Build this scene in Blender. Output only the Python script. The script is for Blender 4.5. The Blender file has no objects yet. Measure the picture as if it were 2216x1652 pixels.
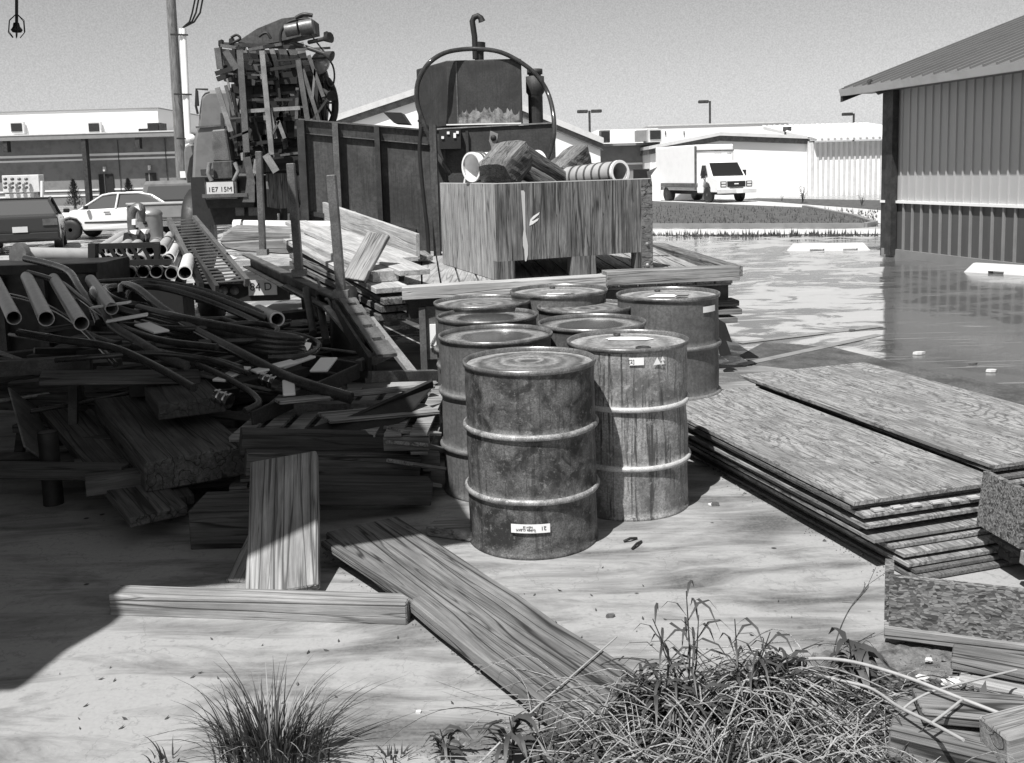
import bpy, math, random
from mathutils import Vector, Matrix
random.seed(7)
S = bpy.context.scene
COL = S.collection
R = math.radians
# ---------------------------------------------------------------- camera
F = 2150.0; CX = 1108.0; CY = 826.0; HZ = 372.0; ROLL = 0.028; PITCH = R(7.0); EYE = 1.70
PPY = HZ + F*math.tan(PITCH)
f0 = Vector((0, math.cos(PITCH), -math.sin(PITCH))); u0 = Vector((0, math.sin(PITCH), math.cos(PITCH))); r0 = Vector((1, 0, 0))
cr = r0*math.cos(ROLL) - u0*math.sin(ROLL); cu = u0*math.cos(ROLL) + r0*math.sin(ROLL)
cam = bpy.data.cameras.new('camera'); camo = bpy.data.objects.new('camera', cam); COL.objects.link(camo)
cam.sensor_width = 36; cam.lens = F*36/2216; cam.shift_y = -(CY-PPY)/2216; cam.clip_end = 3000; cam.clip_start = 0.05
mw = Matrix((cr, cu, -f0)).transposed().to_4x4(); mw.translation = (0, 0, EYE)
camo.matrix_world = mw
S.camera = camo
# ---------------------------------------------------------------- light
AZ = math.atan2(0.50, 0.866)      # sun stands behind the camera, to the left
EL = R(60)
sund = bpy.data.lights.new('sun', 'SUN'); sund.energy = 4.9; sund.angle = R(0.5); sund.color = (1, 0.99, 0.975)
suno = bpy.data.objects.new('sun', sund); COL.objects.link(suno)
tosun = Vector((-0.5*math.cos(EL), -0.866*math.cos(EL), math.sin(EL)))
suno.rotation_euler = tosun.to_track_quat('Z', 'Y').to_euler(); suno.location = (-5, -8, 20)
world = bpy.data.worlds.new("World"); S.world = world; world.use_nodes = True
wn = world.node_tree; wn.nodes.clear()
sky = wn.nodes.new('ShaderNodeTexSky'); sky.sky_type = 'NISHITA'; sky.sun_disc = False
sky.sun_elevation = EL; sky.sun_rotation = R(180) + AZ; sky.air_density = 1.0; sky.dust_density = 0.7; sky.ozone_density = 1
bw = wn.nodes.new('ShaderNodeRGBToBW'); bg = wn.nodes.new('ShaderNodeBackground'); wo = wn.nodes.new('ShaderNodeOutputWorld')
tc = wn.nodes.new('ShaderNodeTexCoord'); nz = wn.nodes.new('ShaderNodeTexNoise'); nz.inputs['Scale'].default_value = 760; nz.inputs['Detail'].default_value = 1
mr = wn.nodes.new('ShaderNodeMapRange'); mr.inputs[1].default_value = .3; mr.inputs[2].default_value = .7; mr.inputs[3].default_value = .9; mr.inputs[4].default_value = 1.1
mu = wn.nodes.new('ShaderNodeMath'); mu.operation = 'MULTIPLY'
L = wn.links.new
L(sky.outputs[0], bw.inputs[0]); L(tc.outputs['Generated'], nz.inputs['Vector']); L(nz.outputs[0], mr.inputs[0])
L(bw.outputs[0], mu.inputs[0]); L(mr.outputs[0], mu.inputs[1]); L(mu.outputs[0], bg.inputs[0]); L(bg.outputs[0], wo.inputs[0])
bg.inputs['Strength'].default_value = 0.086
vs = S.view_settings; vs.view_transform = 'Standard'; vs.look = 'None'; vs.exposure = 0.4; vs.gamma = 1; vs.use_curve_mapping = False
# ---------------------------------------------------------------- helpers
def ray(px, py):
    return (cr*((px-CX)/F) + cu*((PPY-py)/F) + f0)
def D(px, py, d):
    r = ray(px, py); return Vector((0, 0, EYE)) + r*(d/r.y)
def Z(px, py, z=0.0):
    r = ray(px, py); return Vector((0, 0, EYE)) + r*((z-EYE)/r.z)
WL = {}
def V(*a): return Vector(a)
class MB:
    def __init__(s): s.v = []; s.f = []; s.s = []
    def add(s, vs, fs, sm=False):
        n = len(s.v); s.v += [Vector(v) for v in vs]; s.f += [tuple(i+n for i in f) for f in fs]; s.s += [sm]*len(fs); return s
    def hexa(s, p):      # 8 points: bottom 4 ccw, top 4 ccw
        return s.add(p, [(3,2,1,0),(4,5,6,7),(0,1,5,4),(1,2,6,5),(2,3,7,6),(3,0,4,7)])
    def box(s, c, size, rot=None):
        x, y, z = size[0]/2, size[1]/2, size[2]/2; c = Vector(c)
        p = [V(-x,-y,-z),V(x,-y,-z),V(x,y,-z),V(-x,y,-z),V(-x,-y,z),V(x,-y,z),V(x,y,z),V(-x,y,z)]
        if rot is not None: p = [rot @ q for q in p]
        return s.hexa([q+c for q in p])
    def bb(s, x0, x1, y0, y1, z0, z1):
        return s.box(((x0+x1)/2,(y0+y1)/2,(z0+z1)/2), (abs(x1-x0),abs(y1-y0),abs(z1-z0)))
    def bar(s, a, b, w, t, up=(0,0,1)):
        a = Vector(a); b = Vector(b); m = axes(a, b, up); l = (b-a).length
        return s.box((a+b)/2, (l, w, t), m)
    def tube(s, pts, r, n=8, cap=True, sm=True):
        pts = [Vector(p) for p in pts]; k = len(pts); rs = r if isinstance(r, (list, tuple)) else [r]*k
        vs = []; prev = None
        for i, p in enumerate(pts):
            t = (pts[min(i+1,k-1)]-pts[max(i-1,0)]).normalized()
            if prev is None:
                u = t.cross(Vector((0,0,1)))
                if u.length < .05: u = t.cross(Vector((1,0,0)))
            else: u = prev - t*prev.dot(t)
            if u.length < 1e-6: u = t.orthogonal()
            u.normalize(); prev = u; w = t.cross(u)
            for j in range(n):
                a = 2*math.pi*j/n; vs.append(p + (u*math.cos(a)+w*math.sin(a))*rs[i])
        fs = [(i*n+j, i*n+(j+1)%n, (i+1)*n+(j+1)%n, (i+1)*n+j) for i in range(k-1) for j in range(n)]
        s.add(vs, fs, sm)
        if cap: s.add(vs[:n], [tuple(range(n-1,-1,-1))]); s.add(vs[-n:], [tuple(range(n))])
        return s
    def pipe(s, a, b, ro, ri, n=20):       # hollow pipe
        a = Vector(a); b = Vector(b); t = (b-a).normalized(); u = t.orthogonal().normalized(); w = t.cross(u); vs = []
        for p, r in ((a,ro),(b,ro),(b,ri),(a,ri)):
            for j in range(n):
                g = 2*math.pi*j/n; vs.append(p+(u*math.cos(g)+w*math.sin(g))*r)
        for q in range(4):
            m = (q+1)%4
            s.add(vs, [(q*n+j, q*n+(j+1)%n, m*n+(j+1)%n, m*n+j) for j in range(n)], q%2==0)
        return s
    def lathe(s, prof, n=28, c=(0,0,0), axis=None, sm=True):
        c = Vector(c); vs = []
        if axis is None: e1, e2, e3 = V(1,0,0), V(0,1,0), V(0,0,1)
        else:
            e3 = Vector(axis).normalized(); e1 = e3.orthogonal().normalized(); e2 = e3.cross(e1)
        for r, z in prof:
            for j in range(n):
                a = 2*math.pi*j/n; vs.append(c + e1*(r*math.cos(a)) + e2*(r*math.sin(a)) + e3*z)
        s.add(vs, [(i*n+j, i*n+(j+1)%n, (i+1)*n+(j+1)%n, (i+1)*n+j) for i in range(len(prof)-1) for j in range(n)], sm)
        if prof[0][0] > 1e-4: s.add(vs[:n], [tuple(range(n-1,-1,-1))])
        if prof[-1][0] > 1e-4: s.add(vs[-n:], [tuple(range(n))])
        return s
    def ext(s, poly, vec):                  # polygon of 3-D points pushed along vec
        n = len(poly); vec = Vector(vec); poly = [Vector(p) for p in poly]
        return s.add(poly+[p+vec for p in poly], [tuple(range(n-1,-1,-1)), tuple(range(n,2*n))]+[(i,(i+1)%n,n+(i+1)%n,n+i) for i in range(n)])
    def ribbon(s, pts, w, side):
        side = Vector(side); vs = []
        k = len(pts)
        for i, p in enumerate(pts):
            ww = (w[i] if isinstance(w, (list,tuple)) else w)/2
            vs += [Vector(p)-side*ww, Vector(p)+side*ww]
        return s.add(vs, [(2*i,2*i+1,2*i+3,2*i+2) for i in range(k-1)], True)
    def build(s, name, mat, parent=None, label=None, bevel=0, M=None):
        me = bpy.data.meshes.new(name)
        off = WL.get(parent.name, Vector()) if parent else Vector()
        me.from_pydata([tuple(v-off) for v in s.v], [], s.f); me.update()
        me.polygons.foreach_set('use_smooth', s.s)
        import bmesh
        bm = bmesh.new(); bm.from_mesh(me); bmesh.ops.recalc_face_normals(bm, faces=bm.faces); bm.to_mesh(me); bm.free()
        o = bpy.data.objects.new(name, me); COL.objects.link(o)
        me.materials.append(mat)
        if parent: o.parent = parent; WL[o.name] = off
        if M is not None: o.matrix_world = M
        if label: o['label'] = label
        if bevel:
            b = o.modifiers.new('bevel', 'BEVEL'); b.width = bevel; b.segments = 1; b.limit_method = 'ANGLE'; b.angle_limit = R(50)
        return o
def axes(a, b, up=(0,0,1)):
    x = (Vector(b)-Vector(a)).normalized(); up = Vector(up)
    y = up.cross(x)
    if y.length < 1e-3: y = Vector((0,1,0)).cross(x)
    y.normalize(); z = x.cross(y)
    return Matrix((x, y, z)).transposed()
def tag(o, label, cat, group=None, kind=None):
    if label: o['label'] = label
    if cat: o['category'] = cat
    if group: o['group'] = group
    if kind: o['kind'] = kind
    return o
def thing(name, label, cat, loc=(0,0,0), group=None):
    o = bpy.data.objects.new(name, None); COL.objects.link(o); o.empty_display_size = .2
    o.location = loc; WL[o.name] = Vector(loc); return tag(o, label, cat, group)
def structure(o): o['kind'] = 'structure'; return o
def place(o, loc, rz=0, ry=0, rx=0, s=1): o.location = loc; o.rotation_euler = (rx, ry, rz); o.scale = (s,s,s); return o
def dup(root, label=None, group=None):
    def cp(o, par):
        c = o.copy(); COL.objects.link(c); c.parent = par
        for ch in list(o.children): cp(ch, c)
        return c
    r = cp(root, None)
    if label: r['label'] = label
    if group: r['group'] = group
    return r
def board(name, a, b, w, t, mat, label=None, cat=None, group=None, up=(0,0,1), bevel=.004, parent=None, rough=.0, top=False):
    """plank whose grain runs along its own X; a, b = centre line ends (top=True: line lies on the top face)"""
    a = Vector(a); b = Vector(b); m = axes(a, b, up); l = (b-a).length
    c = (a+b)/2
    if top: c = c - m.col[2]*(t/2)
    k = MB(); n = max(2, int(l/.25)); rng = random.Random(int(l*1000)+int(w*999))
    rows = []
    for i in range(n+1):
        x = -l/2 + l*i/n; e = rough
        y0 = -w/2+rng.uniform(-e,e); y1 = w/2+rng.uniform(-e,e); z1 = t/2+rng.uniform(-e,e)*.6
        rows.append([V(x,y0,-t/2),V(x,y1,-t/2),V(x,y1,z1),V(x,y0,z1)])
    vs = [q for r in rows for q in r]; fs = [(0,3,2,1), (4*n,4*n+1,4*n+2,4*n+3)]
    for i in range(n):
        for j in range(4): fs.append((4*i+j, 4*i+(j+1)%4, 4*i+4+(j+1)%4, 4*i+4+j))
    k.add(vs, fs)
    M = m.to_4x4(); M.translation = c
    if parent:
        o = k.build(name, mat, None, bevel=bevel); o.parent = parent
        o.matrix_parent_inverse = Matrix.Identity(4); M.translation = c - WL[parent.name]; o.matrix_basis = M
        if label: o['label'] = label
        return o
    o = k.build(name, mat, None, bevel=bevel, M=M)
    return tag(o, label, cat, group)
def text(name, s, size, mat, M, parent=None, ext=.002, align='CENTER'):
    cu_ = bpy.data.curves.new(name, 'FONT'); cu_.body = s; cu_.size = size; cu_.extrude = ext; cu_.align_x = align; cu_.align_y = 'CENTER'
    t = bpy.data.objects.new(name, cu_); COL.objects.link(t); bpy.context.view_layer.update()
    me = bpy.data.meshes.new_from_object(t); bpy.data.objects.remove(t)
    o = bpy.data.objects.new(name, me); COL.objects.link(o); me.materials.clear(); me.materials.append(mat)
    if parent: o.parent = parent; M = Matrix.Translation(-WL.get(parent.name, Vector())) @ M
    o.matrix_basis = M; return o
# ---------------------------------------------------------------- materials (the picture is black and white)
class NT:
    def __init__(s, name):
        s.m = bpy.data.materials.new(name); s.m.use_nodes = True; s.t = s.m.node_tree; s.b = s.t.nodes['Principled BSDF']
    def n(s, typ, **kw):
        o = s.t.nodes.new('ShaderNode'+typ)
        for k, v in kw.items():
            if k.startswith('i_'):
                key = k[2:]; key = int(key) if key.isdigit() else key.replace('_', ' ')
                if isinstance(v, bpy.types.NodeSocket): s.t.links.new(v, o.inputs[key])
                else: o.inputs[key].default_value = v
            else: setattr(o, k, v)
        return o
    def coord(s, scale=(1,1,1), rot=(0,0,0), rand=True, src='Object'):
        c = s.n('TexCoord').outputs[src]
        if rand:
            r = s.n('ObjectInfo').outputs['Random']; a = s.n('Math', operation='MULTIPLY', i_0=r, i_1=37.0).outputs[0]
            c = s.n('VectorMath', operation='ADD', i_0=c, i_1=a).outputs[0]
        return s.n('Mapping', i_Vector=c, i_Scale=scale, i_Rotation=rot).outputs[0]
    def noise(s, vec, scale=1, detail=5, rough=.55, dist=0):
        return s.n('TexNoise', i_Vector=vec, i_Scale=scale, i_Detail=detail, i_Roughness=rough, i_Distortion=dist).outputs[0]
    def ramp(s, fac, stops):
        o = s.n('ValToRGB', i_0=fac); e = o.color_ramp.elements
        while len(e) < len(stops): e.new(.5)
        for q, (p, c) in zip(e, stops): q.position = p; q.color = (c, c, c, 1)
        return o.outputs[0]
    def math(s, op, a, b): return s.n('Math', operation=op, i_0=a, i_1=b).outputs[0]
    def mix(s, fac, a, b):
        o = s.n('Mix'); o.data_type = 'RGBA'
        def st(i, v):
            if isinstance(v, bpy.types.NodeSocket): s.t.links.new(v, o.inputs[i])
            elif i == 0: o.inputs[0].default_value = v
            else: o.inputs[i].default_value = (v, v, v, 1)
        st(0, fac); st(6, a); st(7, b); return o.outputs[2]
    def done(s, col=None, rough=.7, metal=0, bump=None, bs=.3, bd=.01, spec=None):
        def st(k, v):
            if isinstance(v, bpy.types.NodeSocket): s.t.links.new(v, s.b.inputs[k])
            else: s.b.inputs[k].default_value = v
        if col is not None: st('Base Color', col if isinstance(col, bpy.types.NodeSocket) else (col, col, col, 1))
        st('Roughness', rough); st('Metallic', metal)
        if spec is not None: st('Specular IOR Level', spec)
        if bump is not None:
            b = s.n('Bump', i_Height=bump, i_Strength=bs, i_Distance=bd); s.t.links.new(b.outputs[0], s.b.inputs['Normal'])
        return s.m
def wood(name, lo, hi, crack=.6, sc=1.0, rough=.8, ax='x'):
    t = NT(name)
    P = {'x': lambda a,b,c: (a,b,c), 'y': lambda a,b,c: (b,a,c), 'z': lambda a,b,c: (b,c,a)}[ax]
    g = t.noise(t.coord(P(2.2*sc, 62*sc, 62*sc)), 1, 7, .72, .5)
    m_ = t.noise(t.coord(P(1.0*sc, 16*sc, 16*sc)), 1, 4, .6, 1.2)
    c = t.noise(t.coord(P(.55*sc, 17*sc, 17*sc)), 1, 1, .4, .35)
    big = t.noise(t.coord(P(2.6, 7, 7)), 1, 4, .6)
    col = t.ramp(t.math('ADD', t.math('MULTIPLY', g, .6), t.math('MULTIPLY', m_, .4)), [(.38, lo), (.62, hi)])
    col = t.mix(t.ramp(big, [(.36, .5), (.58, 0)]), col, lo*.8)
    ck = t.ramp(c, [(.475, 0), (.497, 1), (.508, 1), (.525, 0)])
    c2 = t.ramp(t.noise(t.coord(P(1.3*sc, 34*sc, 34*sc)), 1, 1, .4, .3), [(.37, 0), (.395, .8), (.42, 0)])
    ck = t.math('MAXIMUM', ck, c2)
    col = t.mix(t.math('MULTIPLY', ck, crack), col, lo*.15)
    return t.done(col, rough, bump=t.math('SUBTRACT', g, t.math('MULTIPLY', ck, .9)), bs=.6, bd=.006)
def plyface(name, lo, hi, sc=1.0):
    t = NT(name)
    d = t.noise(t.coord((.75*sc, 3.4*sc, 3.4*sc)), 1.0, 1.5, .45, .4)
    lines = t.n('Math', operation='SINE', i_0=t.math('MULTIPLY', d, 170.0)).outputs[0]
    lines = t.ramp(lines, [(.35, 0), (.95, 1)])
    g = t.noise(t.coord((3.5*sc, 75*sc, 75*sc)), 1, 6, .75, .3)
    fl = t.noise(t.coord((11*sc, 30*sc, 30*sc)), 1, 5, .8, 1.2)
    bigb = t.noise(t.coord((2.2, 3.2, 3.2)), 1, 5, .65, .6)
    col = t.ramp(g, [(.34, lo*1.1), (.60, hi)])
    col = t.mix(t.math('MULTIPLY', lines, t.ramp(bigb, [(.38, .7), (.6, .2)])), col, lo*.7)
    col = t.mix(t.ramp(fl, [(.53, 0), (.58, .8)]), col, lo*.6)
    col = t.mix(t.ramp(bigb, [(.50, .0), (.60, .5)]), col, lo*1.0)
    return t.done(col, .75, bump=g, bs=.4, bd=.004)
def osbmat(name, lo, hi):
    t = NT(name)
    v = t.coord((1,1,1)); nv = t.n('TexNoise', i_Vector=v, i_Scale=9, i_Detail=3).outputs[1]
    vv = t.n('VectorMath', operation='ADD', i_0=t.coord((40,110,110)), i_1=t.n('VectorMath', operation='SCALE', i_0=nv, i_Scale=5.0).outputs[0]).outputs[0]
    vo = t.n('TexVoronoi', i_Vector=vv, i_Scale=1.3); bwn = t.n('RGBToBW', i_0=vo.outputs['Color']).outputs[0]
    ed = t.n('TexVoronoi', feature='DISTANCE_TO_EDGE', i_Vector=vv, i_Scale=1.3).outputs[0]
    col = t.mix(t.ramp(ed, [(.0, .6), (.10, 0)]), t.ramp(bwn, [(.15, lo), (.8, hi)]), lo*.4)
    return t.done(col, .7, bump=bwn, bs=.5, bd=.004)
def paint(name, c, rough=.5, dirt=.25, sc=3.0, metal=0, streak=False):
    t = NT(name); n = t.noise(t.coord((sc*3, sc*3, sc*.5) if streak else (sc,)*3), 1, 6, .6)
    return t.done(t.mix(t.ramp(n, [(.45, 0), (.75, dirt)]), c, c*.35), rough, metal, bump=n, bs=.05)
def rust(name, lo, hi, sc=6.0, rough=.62, streak=0.0, metal=.0, speck=.0, edge=(.38,.62)):
    t = NT(name); n = t.noise(t.coord((sc,)*3), 1, 9, .66, .4)
    col = t.ramp(n, [(edge[0], lo), (edge[1], hi)])
    f = t.noise(t.coord((sc*16,)*3), 1, 4, .7); col = t.mix(t.ramp(f, [(.38, .6), (.58, 0)]), col, lo*.6)
    if streak:
        s2 = t.noise(t.coord((34, 34, 1.6)), 1, 6, .7, .3); col = t.mix(t.ramp(s2, [(.53, 0), (.60, streak)]), col, lo*.35)
    if speck:
        s3 = t.noise(t.coord((sc*4.5,)*3), 1, 8, .8, .2); col = t.mix(t.ramp(s3, [(.55, 0), (.62, speck)]), col, min(1, hi*1.9))
    return t.done(col, t.ramp(n, [(.3, rough+.12), (.7, rough-.12)]), metal, bump=n, bs=.25, bd=.004)
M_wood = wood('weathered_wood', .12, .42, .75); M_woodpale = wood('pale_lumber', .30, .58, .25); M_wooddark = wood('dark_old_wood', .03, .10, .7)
M_woodmid = wood('grey_barn_wood', .07, .27, .9); M_beam = wood('stained_timber', .14, .44, .5, .7)
M_shadewood = wood('shaded_wood', .04, .15, .9)  # scrap pile wood, its shade darkened into the colour
M_ply = plyface('plywood_face', .10, .37); M_plyside = plyface('plywood_edge', .06, .18, 2)
M_osb = osbmat('osb_flakes', .035, .27)
M_steel = rust('dark_steel', .030, .075, 5, .55, 0, .2); M_rustpanel = rust('rusty_panel', .045, .10, 1.4, .7, .5, 0, .12)
M_tank = rust('tank_steel', .030, .062, 3, .65, .3, 0, 0); M_tankpale = rust('scraped_tank_patch', .07, .42, 9, .7, .4)
M_greysteel = rust('grey_steel', .10, .20, 5, .5, 0, .3); M_lightsteel = rust('light_strap_steel', .20, .38, 6, .5, 0, .2)
M_black = rust('black_iron', .010, .022, 8, .6); M_rubber = rust('black_rubber', .012, .028, 12, .55)
M_hose = rust('hose_rubber', .03, .07, 10, .22)
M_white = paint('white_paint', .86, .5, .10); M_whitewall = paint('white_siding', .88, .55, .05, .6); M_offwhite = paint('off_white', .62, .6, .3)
M_plastic = paint('white_plastic_pipe', .78, .3, .2, 5); M_greypaint = paint('grey_paint', .24, .45, .3); M_galv = paint('galvanised', .34, .4, .4, 6, .5)
M_midpipe = paint('grey_pipe', .42, .4, .4, 8)
M_glass = NT('dark_glass').done(.02, .06); M_glasslit = NT('car_glass').done(.09, .12)
M_chrome = NT('chrome').done(.6, .15, 1.0); M_lamp = NT('lamp_lens').done(.7, .2)
M_cardark = NT('dark_car_paint').done(.035, .18); M_carwhite = NT('white_car_paint').done(.75, .2); M_truckgrey = paint('grey_truck_paint', .17, .4, .5, 5)
M_ink = NT('black_ink').done(.012, .6); M_label = NT('paper_label').done(.80, .6)
M_metalribdark = paint('dark_metal_siding', .085, .5, .3, 2, 0, True); M_metalriblight = paint('light_metal_siding', .42, .5, .12, 1.2, 0, True)
M_roofmetal = paint('metal_roofing', .15, .45, .3, 2)
# ---------------------------------------------------------------- ground
def sheet(name, pts, z, mat, kind='structure', cat=None, label=None):
    k = MB(); k.add([V(p[0], p[1], z) for p in pts], [tuple(range(len(pts)))])
    o = k.build(name, mat); o['kind'] = kind
    if label: o['label'] = label
    return o
def asphalt():
    t = NT('wet_asphalt'); P = t.coord((1,1,1), rand=False)
    big = t.noise(t.coord((.42,.6,1), rand=False), 1, 4, .6, .8)
    st = t.noise(t.coord((1.5, 2.1, 1), rot=(0,0,R(-14)), rand=False), 1, 8, .68, .9)
    fine = t.noise(P, 90, 2, .6)
    wet = t.ramp(t.math('ADD', t.math('MULTIPLY', big, .4), t.math('MULTIPLY', st, .6)), [(.47, 0), (.52, 1)])
    crk = t.noise(t.coord((.5, 9, 1), rot=(0,0,R(-9)), rand=False), 1, 5, .6, 1.3)
    line = t.ramp(crk, [(.495, 0), (.51, 1), (.525, 0)]) if False else t.ramp(crk, [(.60, 0), (.66, .8)])
    X = t.n('SeparateXYZ', i_0=P).outputs
    wet_refl = t.math('SUBTRACT', X[0], t.math('ADD', t.math('MULTIPLY', X[1], .372), t.math('MULTIPLY', t.noise(P, .9, 3), .10)))   # wet zone beside the barn, its dark reflection painted into the colour
    wet_refl = t.ramp(wet_refl, [(.0, 0), (.03, 1)])
    wet = t.math('MAXIMUM', wet, t.math('MULTIPLY', wet_refl, .8))
    base = t.mix(fine, .28, .50)
    col = t.mix(wet, base, .115)
    col = t.mix(line, col, .50)
    col = t.mix(t.math('MULTIPLY', wet_refl, .55), col, .06)
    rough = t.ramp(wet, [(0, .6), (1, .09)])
    return t.done(col, rough, bump=fine, bs=.12, bd=.002)
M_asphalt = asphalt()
def concrete():
    t = NT('yard_concrete'); P = t.coord((1,1,1), rand=False)
    st = t.noise(t.coord((1.3, 5.2, 1), rot=(0,0,R(8)), rand=False), 1, 8, .68, .8)
    big = t.noise(P, .8, 4, .6, .3); f = t.noise(P, 70, 3, .6)
    sp = t.n('TexVoronoi', i_Vector=P, i_Scale=6.5).outputs[0]
    spn = t.noise(P, 3.0, 2)
    col = t.ramp(t.math('ADD', t.math('MULTIPLY', st, .55), t.math('MULTIPLY', big, .45)), [(.41, .085), (.465, .18), (.54, .33)])
    col = t.mix(t.ramp(f, [(.35, .3), (.6, 0)]), col, .24)
    ck = t.noise(P, 1.1, 6, .6, .4); col = t.mix(t.ramp(ck, [(.498, 0), (.5, .3), (.502, 0)]), col, .08)
    g2 = t.noise(P, 26, 6, .75); col = t.mix(t.ramp(g2, [(.56, 0), (.66, .45)]), col, .14)
    dot = t.math('MULTIPLY', t.ramp(sp, [(.07, 1), (.10, 0)]), t.ramp(spn, [(.5, 0), (.56, 1)]))
    col = t.mix(dot, col, .04)
    return t.done(col, .8, bump=f, bs=.2, bd=.002)
M_concrete = concrete()
def dirtmat(name, lo, hi, sc=14):
    t = NT(name); n = t.noise(t.coord((1,1,1), rand=False), sc, 8, .7, .3); return t.done(t.ramp(n, [(.35, lo), (.65, hi)]), .95, bump=n, bs=.8, bd=.03)
gp_ = 0
M_dirt = dirtmat('soil', .05, .26); M_grassground = dirtmat('turf', .035, .13, 5); M_gravel = dirtmat('pale_gravel', .42, .62, 9)
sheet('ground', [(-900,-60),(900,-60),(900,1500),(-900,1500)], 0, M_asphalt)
k = MB()
yard = [(-9,-8),(5.2,-8),(5.2,1.5)] + [tuple(Z(*p)[:2]) for p in ((2216,905),(1950,828),(1640,792),(1560,790))] + [(1.0,10.0),(-9,10.0)]
k.add([V(p[0],p[1],.004) for p in yard], [tuple(range(len(yard)))]); structure(k.build('concrete_slab', M_concrete))
k = MB()
soil = [Z(*p) for p in ((1110,1652),(1150,1600),(1250,1570),(1400,1500),(1600,1470),(1850,1400),(2050,1400),(2300,1380),(2300,1800),(1100,1800))]
rr = random.Random(5); n = 26; x0, x1, y0, y1 = 0.02, 2.6, 1.6, 3.55
def inside(x, y):
    c = False; j = len(soil)-1
    for i in range(len(soil)):
        a, b = soil[i], soil[j]
        if (a.y > y) != (b.y > y) and x < (b.x-a.x)*(y-a.y)/(b.y-a.y)+a.x: c = not c
        j = i
    return c
vs = []; N = 110
for i in range(N+1):
    for j in range(N+1):
        x = x0+(x1-x0)*i/N; y = y0+(y1-y0)*j/N
        vs.append((x, y, (.012+.012*rr.random()+.02*math.sin(x*5)**2*math.sin(y*4)**2) if inside(x,y) else -.02))
fs = [(i*(N+1)+j, (i+1)*(N+1)+j, (i+1)*(N+1)+j+1, i*(N+1)+j+1) for i in range(N) for j in range(N)]
k.add(vs, fs, False); o = structure(k.build('soil', M_dirt))
def gpoly(name, px, z, mat, kind='structure'):
    return sheet(name, [tuple(Z(*p)[:2]) for p in px], z, mat, kind)
gpoly('lawn', [(1260,493),(1870,493),(1890,489),(1850,474),(1740,452),(1560,444),(1400,437),(1200,440)], .05, M_grassground)
gpoly('driveway', [(1200,439),(1410,436),(1560,443),(1750,451),(1860,470),(1925,492),(2216,500),(2216,455),(1910,456),(1700,440),(1640,434),(1200,426)], .012, M_gravel)
gpoly('gravel_strip', [(1200,511),(1905,508),(2216,516),(2216,500),(1905,497),(1200,498)], .016, M_gravel)
gpoly('verge', [(1600,433),(1760,444),(1905,456),(2216,470),(2216,440),(1640,430)], .02, M_grassground)
0 and gpoly('paving', [(-400,450),(-400,520),(300,560),(700,520),(900,470),(700,440)], .008, M_concrete)
k = MB()      # kerb round the lawn
kp = [Z(*p) for p in ((1260,493),(1500,493.5),(1700,493.5),(1870,493),(1893,488.5),(1850,473.5),(1740,451.5))]
for a, b in zip(kp, kp[1:]): k.bar(a+V(0,0,.06), b+V(0,0,.06), .16, .12)
structure(k.build('kerb', M_greypaint))
k = MB(); rr = random.Random(3)
for i in range(9000):
    u = rr.random(); px = 1200+u*700; py = rr.choice([rr.uniform(442,492)]*5+[rr.uniform(509,513)]+[441+(px-1640)*.05 if px > 1640 else 441]*4)
    if py < 441+(px-1200)*.03 - (0 if px < 1600 else 3): continue
    if 493 < py < 508: continue
    p = Z(px, py); h = rr.uniform(.02,.16)*rr.random()*1.4; a = rr.uniform(0,6.28)
    k.ribbon([p, p+V(rr.uniform(-.03,.03),0,h)], [.05,.004], (math.cos(a),math.sin(a),0))
M_grassblade = paint('dark_grass', .06, .8, .3, 3)
tag(k.build('grass', M_grassblade), 'short dark grass along the lawn and gravel strip', 'grass', kind='stuff')
# parking stripes and pebbles on the wet lot
k = MB()
for (ax, ay, bx, by) in ((1600,742,1905,706),(1600,790,1905,724)):
    a, b = Z(ax,ay,.006), Z(bx,by,.006); n_ = (b-a).cross(V(0,0,1)).normalized()*.05
    k.add([a-n_, b-n_, b+n_, a+n_], [(0,1,2,3)])
structure(k.build('parking_stripe', paint('worn_white_line', .24, .6, .7, 8)))
k = MB(); pp = [Z(*p) for p in ((1655,741),(1800,752),(2000,800),(2216,842),(2216,907),(1950,829),(1640,793),(1600,770))]; k.add([V(p.x,p.y,.003) for p in pp], [tuple(range(8))])
structure(k.build('asphalt_patch', rust('rough_dark_asphalt', .05, .13, 3, .85)))
def wheelstop(ax, ay, bx, by, label):
    a, b = Z(ax,ay), Z(bx,by); t = thing('parking_block', label, 'parking block', (a+b)/2, 'concrete wheel stops on the wet lot')
    m = axes(a, b); l = (b-a).length; k = MB(); c = (a+b)/2
    def q(x, y, z): return c + m @ V(x,y,z)
    def seg(x0, x1, s0=0, s1=0, zb=0):
        k.hexa([q(x0,-.09,zb),q(x1,-.09,zb),q(x1,.09,zb),q(x0,.09,zb),q(x0+s0,-.05,.14),q(x1-s1,-.05,.14),q(x1-s1,.05,.14),q(x0+s0,.05,.14)])
    h = l/2; seg(-h,-h*.45,.12,0); seg(-h*.45,-h*.1,0,0,.04); seg(-h*.1,h*.35,0,0); seg(h*.35,h*.7,0,0,.04); seg(h*.7,h,0,.12)
    k.build('block_body', M_offwhite, t)
wheelstop(1703,543,1882,541,'long pale concrete wheel stop on wet asphalt left of the dark shed')
wheelstop(2092,588,2290,600,'pale concrete wheel stop in front of the small cart')
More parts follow.
